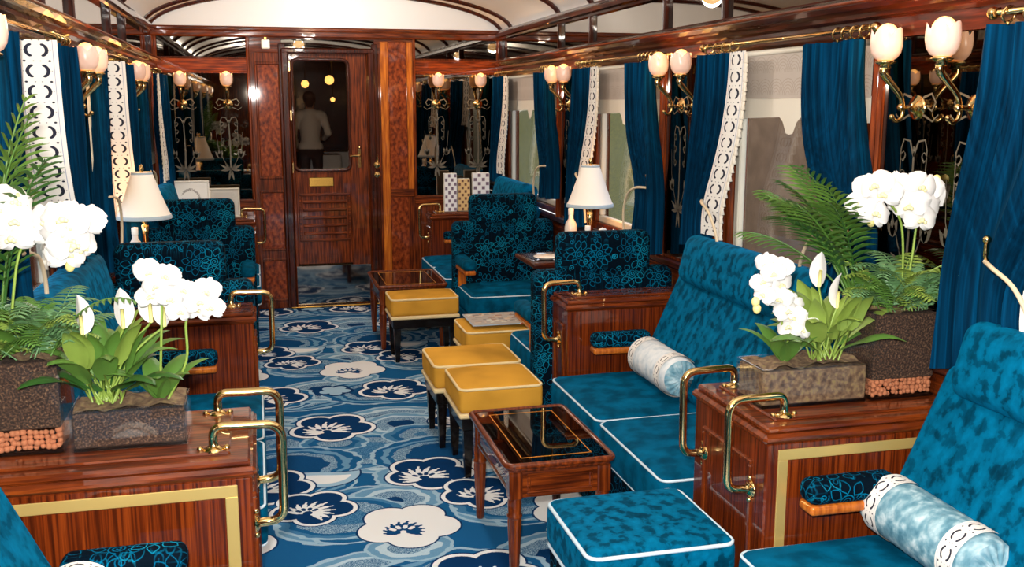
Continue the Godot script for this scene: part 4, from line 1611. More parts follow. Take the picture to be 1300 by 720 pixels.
# ------------------------------------------------------------------ lamps
func sconce(at: Vector3, turn: float, label: String) -> void:
	var t := thing("wall_sconce", label, "sconce", at, turn, "brass tulip sconces")
	if not shared.has("sconce_arm"):
		var st := T()
		lathe(st, [Vector2(0, 0.02), Vector2(0.012, 0.02), Vector2(0.02, 0.014), Vector2(0.024, 0.012), Vector2(0.03, 0.006), Vector2(0.036, 0.005), Vector2(0.038, 0)], 20, Transform3D(Basis(Vector3.BACK, -PI / 2), Vector3.ZERO))
		shared.sconce_rose = done(st)
		st = T()
		tube(st, PackedVector3Array([Vector3(0.01, 0, 0), Vector3(0.06, 0, 0)]), 0.0065, 8)
		var p := smooth_path([Vector3(0.085, -0.028, 0), Vector3(0.07, -0.04, 0), Vector3(0.052, -0.028, 0), Vector3(0.05, 0.0, 0), Vector3(0.062, 0.035, 0), Vector3(0.1, 0.075, 0), Vector3(0.122, 0.1, 0), Vector3(0.118, 0.122, 0)], 5)
		var rad := PackedFloat32Array()
		for k in p.size():
			rad.append(lerpf(0.006, 0.0125, smoothstep(0.3, 0.9, float(k) / p.size())))
		tube(st, p, 0.01, 10, false, rad)
		ball(st, Vector3(0.085, -0.028, 0), 0.009, 8)
		ball(st, Vector3(0.056, 0.0, 0), 0.012, 8)
		shared.sconce_arm = done(st)
		st = T()
		lathe(st, [Vector2(0.012, 0.112), Vector2(0.018, 0.116), Vector2(0.014, 0.122), Vector2(0.028, 0.128), Vector2(0.031, 0.131), Vector2(0.024, 0.136), Vector2(0.018, 0.138)], 18, Transform3D(Basis(), Vector3(0.118, 0, 0)))
		shared.sconce_cup = done(st)
		st = T()
		var rows := []
		var prof := [Vector2(0.015, 0.134), Vector2(0.031, 0.142), Vector2(0.041, 0.158), Vector2(0.045, 0.18), Vector2(0.0445, 0.2), Vector2(0.042, 0.222)]
		for i in prof.size():
			var row := PackedVector3Array()
			for q in 40:
				var an := TAU * q / 40.0
				var f: float = float(i) / (prof.size() - 1)
				var rr: float = prof[i].x * (1.0 + 0.05 * absf(sin(an * 2.5)) * f)
				var yy: float = prof[i].y + (0.02 * absf(sin(an * 2.5)) - 0.014) * pow(f, 3.0)
				row.append(Vector3(0.118 + cos(an) * rr, yy, sin(an) * rr))
			rows.append(row)
		grid(st, rows, [], true)
		shared.sconce_shade = done(st)
		st = T()
		ball(st, Vector3(0.118, 0.206, 0), 0.033, 16, 1.1)
		shared.sconce_bulb = done(st)
	part_mesh("backplate", shared.sconce_rose, M.brass, t)
	part_mesh("arm", shared.sconce_arm, M.brass, t)
	part_mesh("cup", shared.sconce_cup, M.brass, t)
	var sh := part_mesh("lamp_shade", shared.sconce_shade, M.tulip_glass, t)
	part_mesh("bulb", shared.sconce_bulb, M.bulb, sh)
	omni("sconce_light", Vector3(0.118, 0.195, 0), Color(1.0, 0.74, 0.42), 0.05, 0.03, t)

func build_lamps() -> void:
	for side in [1, -1]:
		var bays := mirror_bays(side)
		for k in 4:
			for s in [0.30, 0.70]:
				var z: float = lerpf(bays[k][0], bays[k][1], s)
				sconce(Vector3(X(side, 0.006), 1.585, z), PI if side > 0 else 0.0, "brass tulip sconce, %s one on the %s mirror from the door, %s" % ["doorward" if s < 0.5 else "other", ["first", "second", "third", "fourth"][k], side_words(side)])
	for e in [[-0.69, -0.057], [1.218, 1.87]]:
		for s in [0.25, 0.765]:
			var inner: bool = (s > 0.5) == (e[0] < 0.0)
			sconce(Vector3(lerpf(e[0], e[1], s), 1.585, ZE + 0.006), -PI / 2, "brass tulip sconce %s on the end wall, %s the door" % ["above the framed drawings" if e[0] < 0.0 else "above the chequered boxes", "nearer" if inner else "farther from"])
	table_lamp(Vector3(1.775, 0.75, -5.25), "pleated cream table lamp on the window table beside the yellow stools")
	table_lamp(Vector3(-0.565, 0.75, -5.25), "pleated cream table lamp on the window table across the aisle from the stools")
	# globes along the crown of the ceiling, above the picture; the upper glasses mirror them
	for z in [-6.9, -4.4, -1.9, 0.6]:
		var t := thing("ceiling_lamp", "round glass ceiling lamp on a brass rose, %s lamp from the door" % {-6.9: "first", -4.4: "second", -1.9: "third", 0.6: "fourth"}[z], "lamp", Vector3(CX, 2.43, z), 0.0, "ceiling lamps")
		var st := T()
		lathe(st, [Vector2(0.0, 0.0), Vector2(0.1, 0.0), Vector2(0.1, -0.012), Vector2(0.07, -0.02), Vector2(0.07, -0.03), Vector2(0, -0.03)], 24)
		part("rose", st, M.brass, t)
		st = T()
		ball(st, Vector3(0, -0.075, 0), 0.075, 18, 0.75)
		part("lamp_globe", st, M.globe_light, t)
		omni("ceiling_light", Vector3(0, -0.08, 0), Color(1.0, 0.975, 0.94), 0.8, 0.07, t)

func table_lamp(at: Vector3, label: String) -> void:
	var t := thing("table_lamp", label, "lamp", at, 0.0, "table lamps")
	var st := T()
	lathe(st, [Vector2(0, 0), Vector2(0.06, 0.0), Vector2(0.06, 0.012), Vector2(0.03, 0.025), Vector2(0.012, 0.04), Vector2(0.016, 0.06), Vector2(0.01, 0.075), Vector2(0.013, 0.2), Vector2(0.018, 0.245), Vector2(0.01, 0.255), Vector2(0.02, 0.268), Vector2(0.008, 0.285), Vector2(0.006, 0.5)], 18)
	part("base", st, M.brass, t)
	st = T()
	lathe(st, [Vector2(0, 0.5), Vector2(0.012, 0.5), Vector2(0.006, 0.512), Vector2(0.012, 0.525), Vector2(0.009, 0.54), Vector2(0.0, 0.552)], 12)
	part("finial", st, M.brass, t)
	st = T()
	var rows := []
	for i in 9:
		var f := i / 8.0
		var row := PackedVector3Array()
		for q in 192:
			var an := TAU * q / 192.0
			var r := lerpf(0.13, 0.05, pow(f, 0.88)) * (1.0 + (0.012 if q % 2 == 0 else -0.004))
			row.append(Vector3(cos(an) * r, lerpf(0.285, 0.505, f), sin(an) * r))
		rows.append(row)
	grid(st, rows, [], true)
	part("lamp_shade", st, M.lamp_shade, t)
	st = T()
	lathe(st, [Vector2(0.131, 0.278), Vector2(0.133, 0.282), Vector2(0.129, 0.298), Vector2(0.127, 0.298)], 48)
	part("hem_trim", st, M.shade_trim, t)
	st = T()
	lathe(st, [Vector2(0.051, 0.497), Vector2(0.053, 0.499), Vector2(0.05, 0.51), Vector2(0.048, 0.51)], 32)
	part("collar_trim", st, M.shade_trim, t)
	omni("table_light", Vector3(0, 0.38, 0), Color(1.0, 0.7, 0.38), 0.05, 0.05, t)

# ------------------------------------------------------------------ planters and plants
# the tank stands with its corner at "at"; s is its size
func planter(at: Vector3, s: Vector3, pebbles: float, fill: String, label: String) -> void:
	var t := thing("planter", label, "planter", at, 0.0, "glass planters")
	var h := s * 0.5
	var g := 0.005
	var st := T()
	for e in [[Vector3(0, h.y, h.z - g * 0.5), Vector3(s.x, s.y, g)], [Vector3(0, h.y, -h.z + g * 0.5), Vector3(s.x, s.y, g)], [Vector3(h.x - g * 0.5, h.y, 0), Vector3(g, s.y, s.z - g * 2)], [Vector3(-h.x + g * 0.5, h.y, 0), Vector3(g, s.y, s.z - g * 2)]]:
		box(st, e[0], e[1], 0.001)
	part("glass_tank", st, M.glass, t)
	part("tank_floor", boxed(Vector3(0, 0.004, 0), Vector3(s.x - 0.01, 0.008, s.z - 0.01), 0.001), M.ebony, t)
	st = T()
	var y0 := 0.008 + pebbles
	box(st, Vector3(0, (y0 + s.y - 0.01) * 0.5, 0), Vector3(s.x - 0.013, s.y - 0.01 - y0, s.z - 0.013), 0.004)
	part("soil", st, M[fill], t)
	# a rough surface on top
	st = T()
	var n := FastNoiseLite.new()
	n.seed = int(absf(at.x) * 100.0)
	n.frequency = 14.0
	var rows := []
	for i in 15:
		var row := PackedVector3Array()
		for j in 11:
			var p := Vector3(lerpf(-h.x + 0.008, h.x - 0.008, i / 14.0), 0, lerpf(-h.z + 0.008, h.z - 0.008, j / 10.0))
			p.y = s.y - 0.006 + 0.02 * (n.get_noise_2d(p.x, p.z) + 0.3)
			row.append(p)
		rows.append(row)
	grid(st, rows)
	part("soil_surface", st, M.moss, t)
	if pebbles > 0.01:
		var mm := MultiMesh.new()
		mm.transform_format = MultiMesh.TRANSFORM_3D
		var bt := T()
		ball(bt, Vector3.ZERO, 0.0085, 8)
		mm.mesh = done(bt)
		var list := []
		var nx := int(s.x / 0.014)
		var nz := int(s.z / 0.014)
		for ly in int(pebbles / 0.0125):
			for i in nx:
				for j in nz:
					if i > 0 and i < nx - 1 and j > 0 and j < nz - 1:
						continue
					var p := Vector3(-h.x + 0.015 + (s.x - 0.03) * i / (nx - 1.0), 0.016 + ly * 0.0125, -h.z + 0.015 + (s.z - 0.03) * j / (nz - 1.0))
					p += Vector3(rng.randf_range(-0.003, 0.003), rng.randf_range(-0.003, 0.003), rng.randf_range(-0.003, 0.003))
					list.append(Transform3D(Basis().scaled(Vector3.ONE * rng.randf_range(0.75, 1.12)), p))
		mm.instance_count = list.size()
		for k in list.size():
			mm.set_instance_transform(k, list[k])
		var mi := MultiMeshInstance3D.new()
		mi.name = "clay_pebbles"
		mi.multimesh = mm
		mi.material_override = M.clay
		mi.set_meta("kind", "stuff")
		t.add_child(mi, true)

# a leaf that rises from the origin and bends over along +z
func leaf_mesh(ln: float, wd: float, a0: float, droop: float, cup: float, wave := 0.0, n := 9) -> ArrayMesh:
	var key := "leaf %.3f %.3f %.2f %.2f %.2f %.2f" % [ln, wd, a0, droop, cup, wave]
	if shared.has(key):
		return shared[key]
	var st := T()
	var rows := []
	var p := Vector3.ZERO
	for i in n + 1:
		var f := float(i) / n
		var a := a0 + droop * f * f
		var dir := Vector3(0, cos(a), sin(a))
		var nor := Vector3(0, sin(a), -cos(a))
		if i > 0:
			p += dir * ln / n
		var w := wd * 0.5 * (pow(sin(PI * pow(minf(f * 0.96 + 0.03, 1.0), 0.8)), 0.8) if f < 0.999 else 0.02)
		var row := PackedVector3Array()
		for j in 5:
			var u := (j - 2) / 2.0
			row.append(p + Vector3(u * w, 0, 0) + nor * (-cup * w * (absf(u) if absf(u) < 0.9 else 1.0) + wave * sin(f * 9.0 + j) * w))
		rows.append(row)
	grid(st, rows)
	shared[key] = done(st)
	return shared[key]

func spin(yaw: float, tilt := 0.0) -> Basis:
	return Basis(Vector3.UP, yaw) * Basis(Vector3.RIGHT, tilt)

# a feathered frond: rachis with leaflets on either side, one mesh
func frond_mesh(key: String, ln: float, a0: float, droop: float, pairs: int, lf: float, lw: float, ang: float, start: float) -> ArrayMesh:
	if shared.has(key):
		return shared[key]
	var st := T()
	var pts := PackedVector3Array()
	var dirs := []
	var p := Vector3.ZERO
	var n := 24
	for i in n + 1:
		var f := float(i) / n
		var a := a0 + droop * f * f
		var d := Vector3(0, cos(a), sin(a))
		if i > 0:
			p += d * ln / n
		pts.append(p)
		dirs.append(d)
	var rad := PackedFloat32Array()
	for i in n + 1:
		rad.append(lerpf(0.0035, 0.001, float(i) / n) * ln / 0.35)
	tube(st, pts, 0.003, 5, false, rad)
	for k in pairs:
		var f := lerpf(start, 0.98, float(k) / (pairs - 1))
		var id := f * n
		var c := pts[int(id)].lerp(pts[mini(int(id) + 1, n)], id - int(id))
		var d: Vector3 = dirs[int(id)]
		var nor := Vector3(0, d.z, -d.y) * -1.0
		var l := lf * (0.35 + 0.65 * sin(PI * clampf((f - start) / (1.0 - start) * 0.85 + 0.15, 0, 1)))
		for s in [-1.0, 1.0]:
			var dir := (d * cos(ang) + Vector3(s, 0, 0) * sin(ang)).normalized()
			var across := dir.cross(nor).normalized()
			var rows := []
			for q in 4:
				var t := q / 3.0
				var w: float = lw * [0.35, 1.0, 0.75, 0.05][q]
				var b := c + dir * l * t - Vector3.UP * l * 0.28 * t * t + nor * 0.0
				rows.append(PackedVector3Array([b - across * w, b + nor * w * 0.35, b + across * w]))
			grid(st, rows)
	shared[key] = done(st)
	return shared[key]

func blossom_mesh() -> ArrayMesh:
	if shared.has("blossom"):
		return shared.blossom
	var st := T()
	# three narrow sepals, two broad petals, faces +z
	var ps := []
	for a in [0.0, 2.2, -2.2]:
		ps.append([a, 0.042, 0.017, -0.004])
	for a in [1.25, -1.25]:
		ps.append([a, 0.048, 0.032, 0.002])
	for e in ps:
		var dir := Vector3(sin(e[0]), cos(e[0]), 0)
		var sd := Vector3(dir.y, -dir.x, 0)
		var rows := []
		for i in 7:
			var f := i / 6.0
			var w: float = e[2] * pow(sin(PI * clampf(f * 0.9 + 0.08, 0.0, 1.0)), 0.6)
			var row := PackedVector3Array()
			for j in 5:
				var u := (j - 2) / 2.0
				row.append(dir * e[1] * f + sd * w * u + Vector3(0, 0, e[3] + 0.012 * f * (1.0 - f) * 4.0 * 0.5 - 0.01 * u * u * f - 0.008 * f * f))
			rows.append(row)
		grid(st, rows)
	shared.blossom = done(st)
	st = T()
	ball(st, Vector3(0, -0.004, 0.01), 0.008, 8)
	for s in [-1.0, 1.0]:
		ball(st, Vector3(s * 0.008, -0.008, 0.012), 0.006, 6)
	shared.lip = done(st)
	return shared.blossom

func orchid(at: Vector3, stems: Array, leaves: int, label: String, seed_: int, face_to: Vector3) -> void:
	var t := thing("orchid", label, "orchid", at, 0.0, "white orchids")
	var r := RandomNumberGenerator.new()
	r.seed = seed_
	var bm := blossom_mesh()
	for s in stems:
		# a stem through points, its blossoms in clusters
		var path := smooth_path(s.path, 6)
		var st := T()
		tube(st, path, 0.0035, 6)
		var stem := part("stem", st, M.stem_green, t)
		for b in s.blossoms:
			var fwd: Vector3 = (face_to - (at + b)).normalized()
			var bs := Basis.looking_at(-fwd, Vector3.UP) * Basis.from_euler(Vector3(r.randf_range(-0.35, 0.35), r.randf_range(-0.5, 0.5), r.randf_range(-0.4, 0.4)))
			var sc := r.randf_range(0.88, 1.1) * float(s.get("size", 1.0))
			var o := part_mesh("blossom", bm, M.petal, stem, Transform3D(bs.scaled(Vector3.ONE * sc), b))
			part_mesh("blossom_lip", shared.lip, M.lip, stem, Transform3D(bs.scaled(Vector3.ONE * sc), b))
		for b in s.get("buds", []):
			st = T()
			ball(st, b, 0.012, 10, 1.25)
			part("bud", st, M.bud, stem)
	for k in leaves:
		var a := TAU * k / leaves + r.randf_range(-0.3, 0.3)
		part_mesh("leaf", leaf_mesh(0.17, 0.055, 0.55, 1.1, 0.25), M.leaf_mid, t, Transform3D(spin(a), Vector3(0, 0, 0)))

# palm fronds spread over an arc of yaw
func fan(n: int, from: float, to: float, l0: float, l1: float, seed_: int) -> Array:
	var r := RandomNumberGenerator.new()
	r.seed = seed_
	var out := []
	for k in n:
		out.append([lerpf(from, to, (k + r.randf()) / n), snappedf(r.randf_range(l0, l1), 0.04), snappedf(r.randf_range(0.05, 0.7), 0.15), 0.75, k % 3 > 0])
	return out

func cluster(r: RandomNumberGenerator, c: Vector3, ext: Vector3, n: int) -> Array:
	var out := []
	var tries := 0
	while out.size() < n and tries < 400:
		tries += 1
		var p := c + Vector3(r.randf_range(-1, 1) * ext.x, r.randf_range(-1, 1) * ext.y, r.randf_range(-1, 1) * ext.z)
		var ok := true
		for q in out:
			if p.distance_to(q) < 0.033:
				ok = false
		if ok:
			out.append(p)
	return out

func fern(at: Vector3, n: int, ln: float, label: String, seed_: int, spread_from := 0.0, spread_to := TAU) -> void:
	var t := thing("fern", label, "fern", at, 0.0, "ferns")
	var r := RandomNumberGenerator.new()
	r.seed = seed_
	for k in n:
		var a := lerpf(spread_from, spread_to, (k + r.randf_range(-0.3, 0.3)) / n)
		var v := k % 3
		var m := frond_mesh("fern%d %.2f" % [v, ln], ln * [1.0, 0.8, 0.62][v], [0.5, 0.8, 0.25][v], [1.5, 1.3, 1.2][v], 17, 0.044 * ln / 0.25, 0.0042, 1.2, 0.1)
		part_mesh("frond", m, [M.leaf_fern, M.leaf_mid, M.leaf_fern, M.leaf_light][(k * 7) % 4], t, Transform3D(spin(a).scaled(Vector3.ONE * r.randf_range(0.7, 1.15)), Vector3(r.randf_range(-0.07, 0.07), 0, r.randf_range(-0.05, 0.05))))

func palm(at: Vector3, fronds: Array, label: String) -> void:
	var t := thing("parlour_palm", label, "palm", at, 0.0, "parlour palms")
	for f in fronds:
		var m := frond_mesh("palm %.2f %.2f" % [f[1], f[2]], f[1], f[2], f[3], 14, 0.14, 0.0058, 0.85, 0.34)
		part_mesh("frond", m, M.leaf_mid if f[4] else M.leaf_dark, t, Transform3D(spin(f[0]), Vector3(rng.randf_range(-0.015, 0.015), 0, rng.randf_range(-0.015, 0.015))))

func peace_lily(at: Vector3, n: int, spathes: Array, label: String, seed_: int, light := false) -> void:
	var t := thing("peace_lily", label, "peace lily", at, 0.0, "peace lilies")
	var r := RandomNumberGenerator.new()
	r.seed = seed_
	for k in n:
		var a := TAU * k / n + r.randf_range(-0.4, 0.4)
		var v := k % 4
		var base := Vector3(r.randf_range(-0.04, 0.04), 0, r.randf_range(-0.025, 0.025))
		var lift: float = [0.07, 0.11, 0.04, 0.09][v]
		var dir := spin(a) * Vector3(0, 0.9, 0.45).normalized()
		var st := T()
		tube(st, PackedVector3Array([base, base + dir * lift]), 0.003, 5)
		var lf := part_mesh("leaf", leaf_mesh([0.19, 0.16, 0.2, 0.14][v], [0.06, 0.055, 0.065, 0.05][v], [0.6, 0.35, 0.9, 0.2][v], [1.2, 0.9, 1.1, 0.8][v], 0.3, 0.1), ([M.leaf_light, M.leaf_light, M.leaf_mid, M.leaf_light] if light else [M.leaf_mid, M.leaf_light, M.leaf_dark, M.leaf_mid])[v], t, Transform3D(spin(a), base + dir * lift))
		part("leaf_stalk", st, M.stem_green, t)
	for p in spathes:
		var st := T()
		tube(st, smooth_path([Vector3(0, 0, 0), p * 0.5 + Vector3(0, 0.03, 0), p], 5), 0.0032, 6)
		var stalk := part("flower_stalk", st, M.stem_green, t)
		part_mesh("spathe", leaf_mesh(0.105, 0.05, -0.05, 0.35, -0.6), M.petal, stalk, Transform3D(spin(r.randf_range(-0.8, 0.8)), p))
		st = T()
		tube(st, PackedVector3Array([p, p + Vector3(0, 0.05, 0.006)]), 0.005, 7)
		part("spadix", st, M.bud, stalk)

func build_plants() -> void:
	var r := RandomNumberGenerator.new()
	r.seed = 12
	var eye := Vector3(0, 1.6, 0)
	# on the console beside the stools
	planter(Vector3(1.505, 0.751, -2.51), Vector3(0.34, 0.115, 0.16), 0.0, "moss", "low glass planter of mossy soil on the console beside the stools")
	planter(Vector3(1.79, 0.751, -2.52), Vector3(0.215, 0.26, 0.18), 0.05, "soil", "tall glass planter of soil over clay pebbles, on the console beside the stools")
	var tall := Vector3(1.79, 1.01, -2.52)
	orchid(tall + Vector3(0.02, 0, 0.02), [
		{"path": [Vector3(0, 0, 0), Vector3(-0.01, 0.15, 0.01), Vector3(-0.03, 0.26, 0.01), Vector3(-0.09, 0.32, 0.01), Vector3(-0.15, 0.33, 0.0)], "blossoms": cluster(r, Vector3(-0.07, 0.315, 0.02), Vector3(0.07, 0.045, 0.025), 7) + cluster(r, Vector3(-0.14, 0.335, 0.01), Vector3(0.025, 0.035, 0.02), 3), "buds": [Vector3(-0.13, 0.255, 0.02)], "size": 1.05},
		{"path": [Vector3(0.01, 0, 0), Vector3(0.02, 0.15, 0.01), Vector3(0.03, 0.26, 0.01), Vector3(0.06, 0.32, 0.01), Vector3(0.1, 0.35, 0.0)], "blossoms": cluster(r, Vector3(0.035, 0.305, 0.02), Vector3(0.05, 0.05, 0.025), 6), "buds": [Vector3(0.09, 0.37, 0.0)], "size": 1.05}], 5, "white orchid arching over ferns in the tall planter beside the stools", 3, eye)
	palm(tall + Vector3(-0.085, 0, -0.05), fan(13, -2.9, -0.8, 0.36, 0.52, 3), "feathery green palm in the tall planter beside the stools")
	fern(tall + Vector3(0.0, 0, 0.04), 60, 0.25, "green fern spilling over the tall planter beside the stools", 4)
	orchid(Vector3(1.44, 0.866, -2.5), [
		{"path": [Vector3(0, 0, 0), Vector3(-0.02, 0.12, 0.01), Vector3(-0.05, 0.23, 0.01), Vector3(-0.065, 0.27, 0.01)], "blossoms": cluster(r, Vector3(-0.06, 0.25, 0.02), Vector3(0.035, 0.045, 0.025), 8) + cluster(r, Vector3(-0.03, 0.175, 0.02), Vector3(0.04, 0.02, 0.02), 4), "buds": [Vector3(-0.11, 0.185, 0.02), Vector3(-0.105, 0.165, 0.02)], "size": 0.75},
		{"path": [Vector3(0, 0, 0), Vector3(0.0, 0.08, 0.02), Vector3(0.02, 0.14, 0.03)], "blossoms": cluster(r, Vector3(0.02, 0.125, 0.03), Vector3(0.03, 0.02, 0.015), 4), "size": 0.75}], 6, "small white orchid in the low planter beside the stools", 6, eye)
	peace_lily(Vector3(1.57, 0.866, -2.5), 26, [Vector3(-0.02, 0.21, -0.02), Vector3(0.03, 0.15, 0.0)], "pale green broad-leaved lily in the low planter beside the stools", 8, true)
	# on the console across the aisle
	planter(Vector3(-0.34, 0.751, -2.60), Vector3(0.275, 0.105, 0.15), 0.0, "soil", "low glass planter of dark soil on the console across the aisle")
	planter(Vector3(-0.612, 0.751, -2.62), Vector3(0.24, 0.24, 0.17), 0.055, "soil", "tall glass planter of soil over clay pebbles, on the console across the aisle")
	tall = Vector3(-0.61, 0.99, -2.62)
	orchid(tall + Vector3(0.0, 0, 0.02), [
		{"path": [Vector3(0, 0, 0), Vector3(0.02, 0.15, 0.01), Vector3(0.05, 0.27, 0.01), Vector3(0.12, 0.33, 0.01), Vector3(0.19, 0.3, 0.0)], "blossoms": cluster(r, Vector3(0.1, 0.31, 0.02), Vector3(0.07, 0.05, 0.025), 9) + cluster(r, Vector3(0.17, 0.295, 0.02), Vector3(0.035, 0.05, 0.02), 5), "buds": [Vector3(0.045, 0.385, 0.0), Vector3(0.15, 0.215, 0.0)], "size": 1.05},
		{"path": [Vector3(0, 0, 0), Vector3(-0.02, 0.15, 0.01), Vector3(-0.02, 0.27, 0.01), Vector3(0.02, 0.35, 0.01)], "blossoms": cluster(r, Vector3(0.0, 0.34, 0.02), Vector3(0.06, 0.04, 0.025), 6), "size": 1.05}], 6, "white orchid with heavy blossom in the tall planter across the aisle", 9, eye)
	fern(tall + Vector3(0.03, 0, 0.03), 64, 0.24, "bushy green fern in the tall planter across the aisle", 10)
	palm(tall + Vector3(-0.05, 0, -0.05), [[1.4, 0.6, 0.05, 0.5, true], [2.2, 0.64, 0.05, 0.4, true], [1.0, 0.52, 0.2, 0.5, false], [2.7, 0.56, 0.15, 0.6, true], [1.8, 0.48, 0.1, 0.5, true]], "feathery green palm in the tall planter across the aisle")
	peace_lily(Vector3(-0.40, 0.855, -2.6), 30, [Vector3(-0.04, 0.18, 0.02), Vector3(0.055, 0.19, 0.01), Vector3(0.12, 0.2, 0.0), Vector3(0.15, 0.185, -0.01)], "peace lily with white spathes in the low planter across the aisle", 11)
	orchid(Vector3(-0.27, 0.855, -2.59), [
		{"path": [Vector3(0, 0, 0), Vector3(0.01, 0.12, 0.01), Vector3(0.02, 0.25, 0.01), Vector3(0.02, 0.31, 0.01)], "blossoms": cluster(r, Vector3(0.015, 0.305, 0.02), Vector3(0.03, 0.04, 0.025), 8), "size": 0.7},
		{"path": [Vector3(0.02, 0, 0), Vector3(0.07, 0.1, 0.01), Vector3(0.075, 0.2, 0.01), Vector3(0.1, 0.26, 0.01)], "blossoms": cluster(r, Vector3(0.1, 0.258, 0.02), Vector3(0.04, 0.028, 0.02), 8), "size": 0.7}], 7, "small white orchid leaning over the console across the aisle", 13, eye)

# ------------------------------------------------------------------ small things
func build_small_things() -> void:
	# drawings in frames on the end console across the aisle
	picture(Vector3(-0.51, 0.751, -7.72), Vector2(0.29, 0.28), 1, "white framed pencil drawing of a head standing on the end console", "drawing of a head")
	picture(Vector3(-0.26, 0.751, -7.74), Vector2(0.22, 0.22), 2, "smaller framed grey print beside the pencil drawing on the end console", "grey print")
	# chequered boxes on the other end console
	for e in [[1.455, 0.1, 0.30, Color(0.88, 0.87, 0.86), Color(0.42, 0.34, 0.4), -7.74, "tall white chequered box at the aisle end of the console by the door"], [1.565, 0.1, 0.255, Color(0.82, 0.68, 0.45), Color(0.4, 0.24, 0.16), -7.76, "tan chequered box between two white ones on the end console"], [1.70, 0.135, 0.30, Color(0.88, 0.87, 0.86), Color(0.42, 0.34, 0.4), -7.74, "white chequered box beside the wall on the end console"]]:
		var t := thing("chequered_box", e[6], "box", Vector3(e[0], 0.752, e[5]), 0.0, "chequered boxes")
		var m := mat("chequer %s" % e[0], Color.WHITE, 0.6)
		m.albedo_texture = ImageTexture.create_from_image(chequer_image(e[3], e[4]))
		var w: float = e[1]
		var h: float = e[2]
		part("body", boxed(Vector3(0, h * 0.5, 0), Vector3(w, h, 0.05), 0.004), M.paper, t)
		part("printed_face", sheet(Vector3(-w * 0.5 + 0.002, 0.002, 0.026), Vector3(w - 0.004, 0, 0), Vector3(0, h - 0.004, 0)), m, t)
	# a printed game board and a card on the stool
	var gb := thing("game_board", "grey printed game board lying flat on a gold velvet stool", "game board", Vector3(1.215, 0.427, -5.2))
	part("board", boxed(Vector3(0, 0.004, 0), Vector3(0.3, 0.006, 0.3), 0.002), M.shade_trim, gb)
	var pm := mat("map_print", Color.WHITE, 0.7)
	pm.albedo_texture = ImageTexture.create_from_image(map_image())
	part("print", sheet(Vector3(-0.145, 0.0078, 0.145), Vector3(0.29, 0, 0), Vector3(0, 0, -0.29)), pm, gb)
	var cd := thing("card", "small white card with a red edge propped by the game board", "card", Vector3(1.37, 0.427, -5.06), 0.25)
	part("leaf", boxed(Vector3(0, 0.03, 0), Vector3(0.1, 0.06, 0.004), 0.001, ), M.paper, cd)
	mat("red_ink", Color(0.65, 0.1, 0.08), 0.6)
	part("edge_stripe", boxed(Vector3(0, 0.004, 0.0025), Vector3(0.098, 0.006, 0.001), 0.0003), M.red_ink, cd)
	# a plate, bottles and a posy on the window tables
	var pl := thing("plate", "small white china plate on the window table beside the stools", "plate", Vector3(1.51, 0.751, -5.2))
	var st := T()
	lathe(st, [Vector2(0, 0.002), Vector2(0.04, 0.002), Vector2(0.07, 0.016), Vector2(0.071, 0.018), Vector2(0.045, 0.008), Vector2(0, 0.006)], 28)
	part("dish", st, M.china, pl)
	for e in [[Vector3(1.69, 0.751, -5.33), 1.0, "pale bottle with a blue label beside the table lamp near the stools"], [Vector3(1.72, 0.751, -5.12), 0.72, "shorter pale bottle in front of the table lamp near the stools"], [Vector3(-0.60, 0.751, -5.12), 0.95, "pale bottle with a blue label beside the table lamp across the aisle"]]:
		var b := thing("bottle", e[2], "bottle", e[0], 0.0, "bottles by the table lamps")
		st = T()
		var k: float = e[1]
		lathe(st, [Vector2(0, 0), Vector2(0.033, 0), Vector2(0.035, 0.006), Vector2(0.035, 0.15 * k), Vector2(0.03, 0.18 * k), Vector2(0.014, 0.205 * k), Vector2(0.013, 0.24 * k), Vector2(0.0, 0.24 * k)], 20)
		part("glass", st, M.bottle, b)
		st = T()
		lathe(st, [Vector2(0.0355, 0.06 * k), Vector2(0.0358, 0.062 * k), Vector2(0.0358, 0.1 * k), Vector2(0.0355, 0.102 * k)], 20)
		part("label_band", st, M.bottle_label, b)
		st = T()
		lathe(st, [Vector2(0.0145, 0.225 * k), Vector2(0.0155, 0.23 * k), Vector2(0.0155, 0.262 * k), Vector2(0, 0.265 * k)], 16)
		part("cap", st, M.china, b)
	var po := thing("posy", "little posy of white flowers in a vase beside the window table lamp", "flowers", Vector3(1.84, 0.751, -5.12))
	st = T()
	lathe(st, [Vector2(0, 0), Vector2(0.02, 0), Vector2(0.028, 0.03), Vector2(0.016, 0.06), Vector2(0.02, 0.075)], 16)
	part("vase", st, M.china, po)
	for k in 6:
		var a := TAU * k / 6.0
		var p := Vector3(cos(a) * 0.04, 0.13 + 0.02 * sin(k * 2.0), sin(a) * 0.04)
		st = T()
		tube(st, PackedVector3Array([Vector3(0, 0.06, 0), p]), 0.002, 5)
		part("stalk", st, M.stem_green, po)
		part_mesh("blossom", blossom_mesh(), M.petal, po, Transform3D(Basis().scaled(Vector3.ONE * 0.5), p))

func sheet(o: Vector3, u: Vector3, v: Vector3) -> SurfaceTool:
	var st := T()
	grid(st, [PackedVector3Array([o, o + u]), PackedVector3Array([o + v, o + u + v])], [PackedVector2Array([Vector2(0, 1), Vector2(1, 1)]), PackedVector2Array([Vector2(0, 0), Vector2(1, 0)])])
	return st

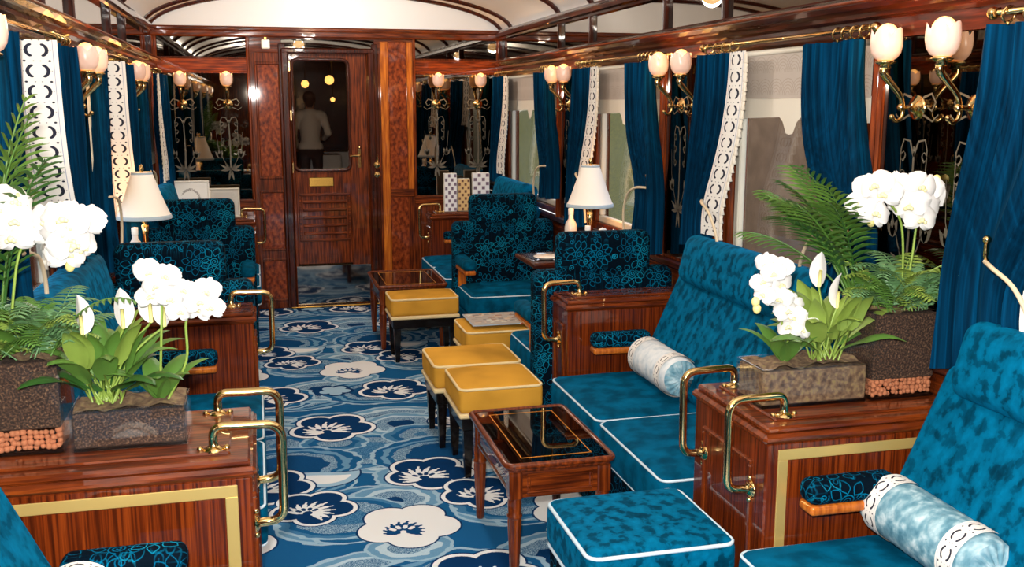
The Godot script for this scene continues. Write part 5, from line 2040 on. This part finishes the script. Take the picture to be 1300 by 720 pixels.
func picture(at: Vector3, s: Vector2, kind: int, label: String, key: String) -> void:
	var t := thing("framed_picture", label, "picture", at, 0.0, "pictures on the end console")
	var tilt := Transform3D(Basis(Vector3.RIGHT, -0.12), Vector3.ZERO)
	var st := T()
	frame(st, 2, 0.0, Vector2(-s.x * 0.5, 0), Vector2(s.x * 0.5, s.y), 0.014, 0.016, 0.004)
	part("frame", st, M.paper if kind == 1 else M.sash, t, tilt)
	part("backing", boxed(Vector3(0, s.y * 0.5, -0.004), Vector3(s.x - 0.01, s.y - 0.01, 0.006), 0.001), M.paper, t, tilt)
	var m := mat(key, Color.WHITE, 0.6)
	m.albedo_texture = ImageTexture.create_from_image(drawing_image(kind))
	part("drawing", sheet(Vector3(-s.x * 0.5 + 0.012, 0.012, 0.0005), Vector3(s.x - 0.024, 0, 0), Vector3(0, s.y - 0.024, 0)), m, t, tilt)
	part("prop", boxed(Vector3(0, s.y * 0.4, -0.05), Vector3(0.03, s.y * 0.8, 0.004), 0.001), M.paper, t)

func chequer_image(a: Color, b: Color) -> Image:
	var im := Image.create(48, 108, false, Image.FORMAT_RGB8)
	im.fill(a)
	for j in 9:
		for i in 4:
			if (i + j) % 2 == 1:
				im.fill_rect(Rect2i(i * 12 + 2, j * 12 + 2, 9, 9), b)
	return im

func map_image() -> Image:
	var im := Image.create(128, 128, false, Image.FORMAT_RGB8)
	im.fill(Color(0.66, 0.62, 0.58))
	var r := RandomNumberGenerator.new()
	r.seed = 2
	for k in 70:
		im.fill_rect(Rect2i(r.randi() % 112 + 6, r.randi() % 100 + 6, 4 + r.randi() % 14, 3 + r.randi() % 8), [Color(0.83, 0.73, 0.6), Color(0.6, 0.42, 0.33), Color(0.78, 0.78, 0.72), Color(0.45, 0.42, 0.42)][k % 4])
	return im

# soft pencil strokes: a turned head, or plain ruled tones
func drawing_image(kind: int) -> Image:
	var im := Image.create(160, 160, false, Image.FORMAT_RGB8)
	im.fill(Color(0.9, 0.89, 0.86) if kind == 1 else Color(0.74, 0.72, 0.68))
	var r := RandomNumberGenerator.new()
	r.seed = 20 + kind
	if kind == 1:
		for k in 60:
			var a := r.randf_range(-2.6, 0.4)
			var c := Vector2(84, 80)
			var pts := PackedVector2Array()
			for q in 6:
				pts.append(c + Vector2(cos(a + q * 0.06) * (40 + r.randf_range(-7, 7)), sin(a + q * 0.06) * (46 + r.randf_range(-7, 7))))
			stroke(im, pts, 0.8, Color(0.62, 0.6, 0.58))
		for k in 30:
			var p := Vector2(r.randf_range(95, 140), r.randf_range(105, 140))
			stroke(im, PackedVector2Array([p, p + Vector2(10, -8)]), 0.8, Color(0.66, 0.64, 0.62))
		stroke(im, PackedVector2Array([Vector2(52, 70), Vector2(46, 92), Vector2(54, 96), Vector2(52, 104), Vector2(57, 108), Vector2(60, 122), Vector2(80, 128)]), 0.9, Color(0.55, 0.53, 0.52))
	else:
		for k in 40:
			var y := 20 + k * 3
			stroke(im, PackedVector2Array([Vector2(15 + r.randf() * 10, y), Vector2(145 - r.randf() * 20, y)]), 0.7, Color(0.64, 0.62, 0.59))
	return im
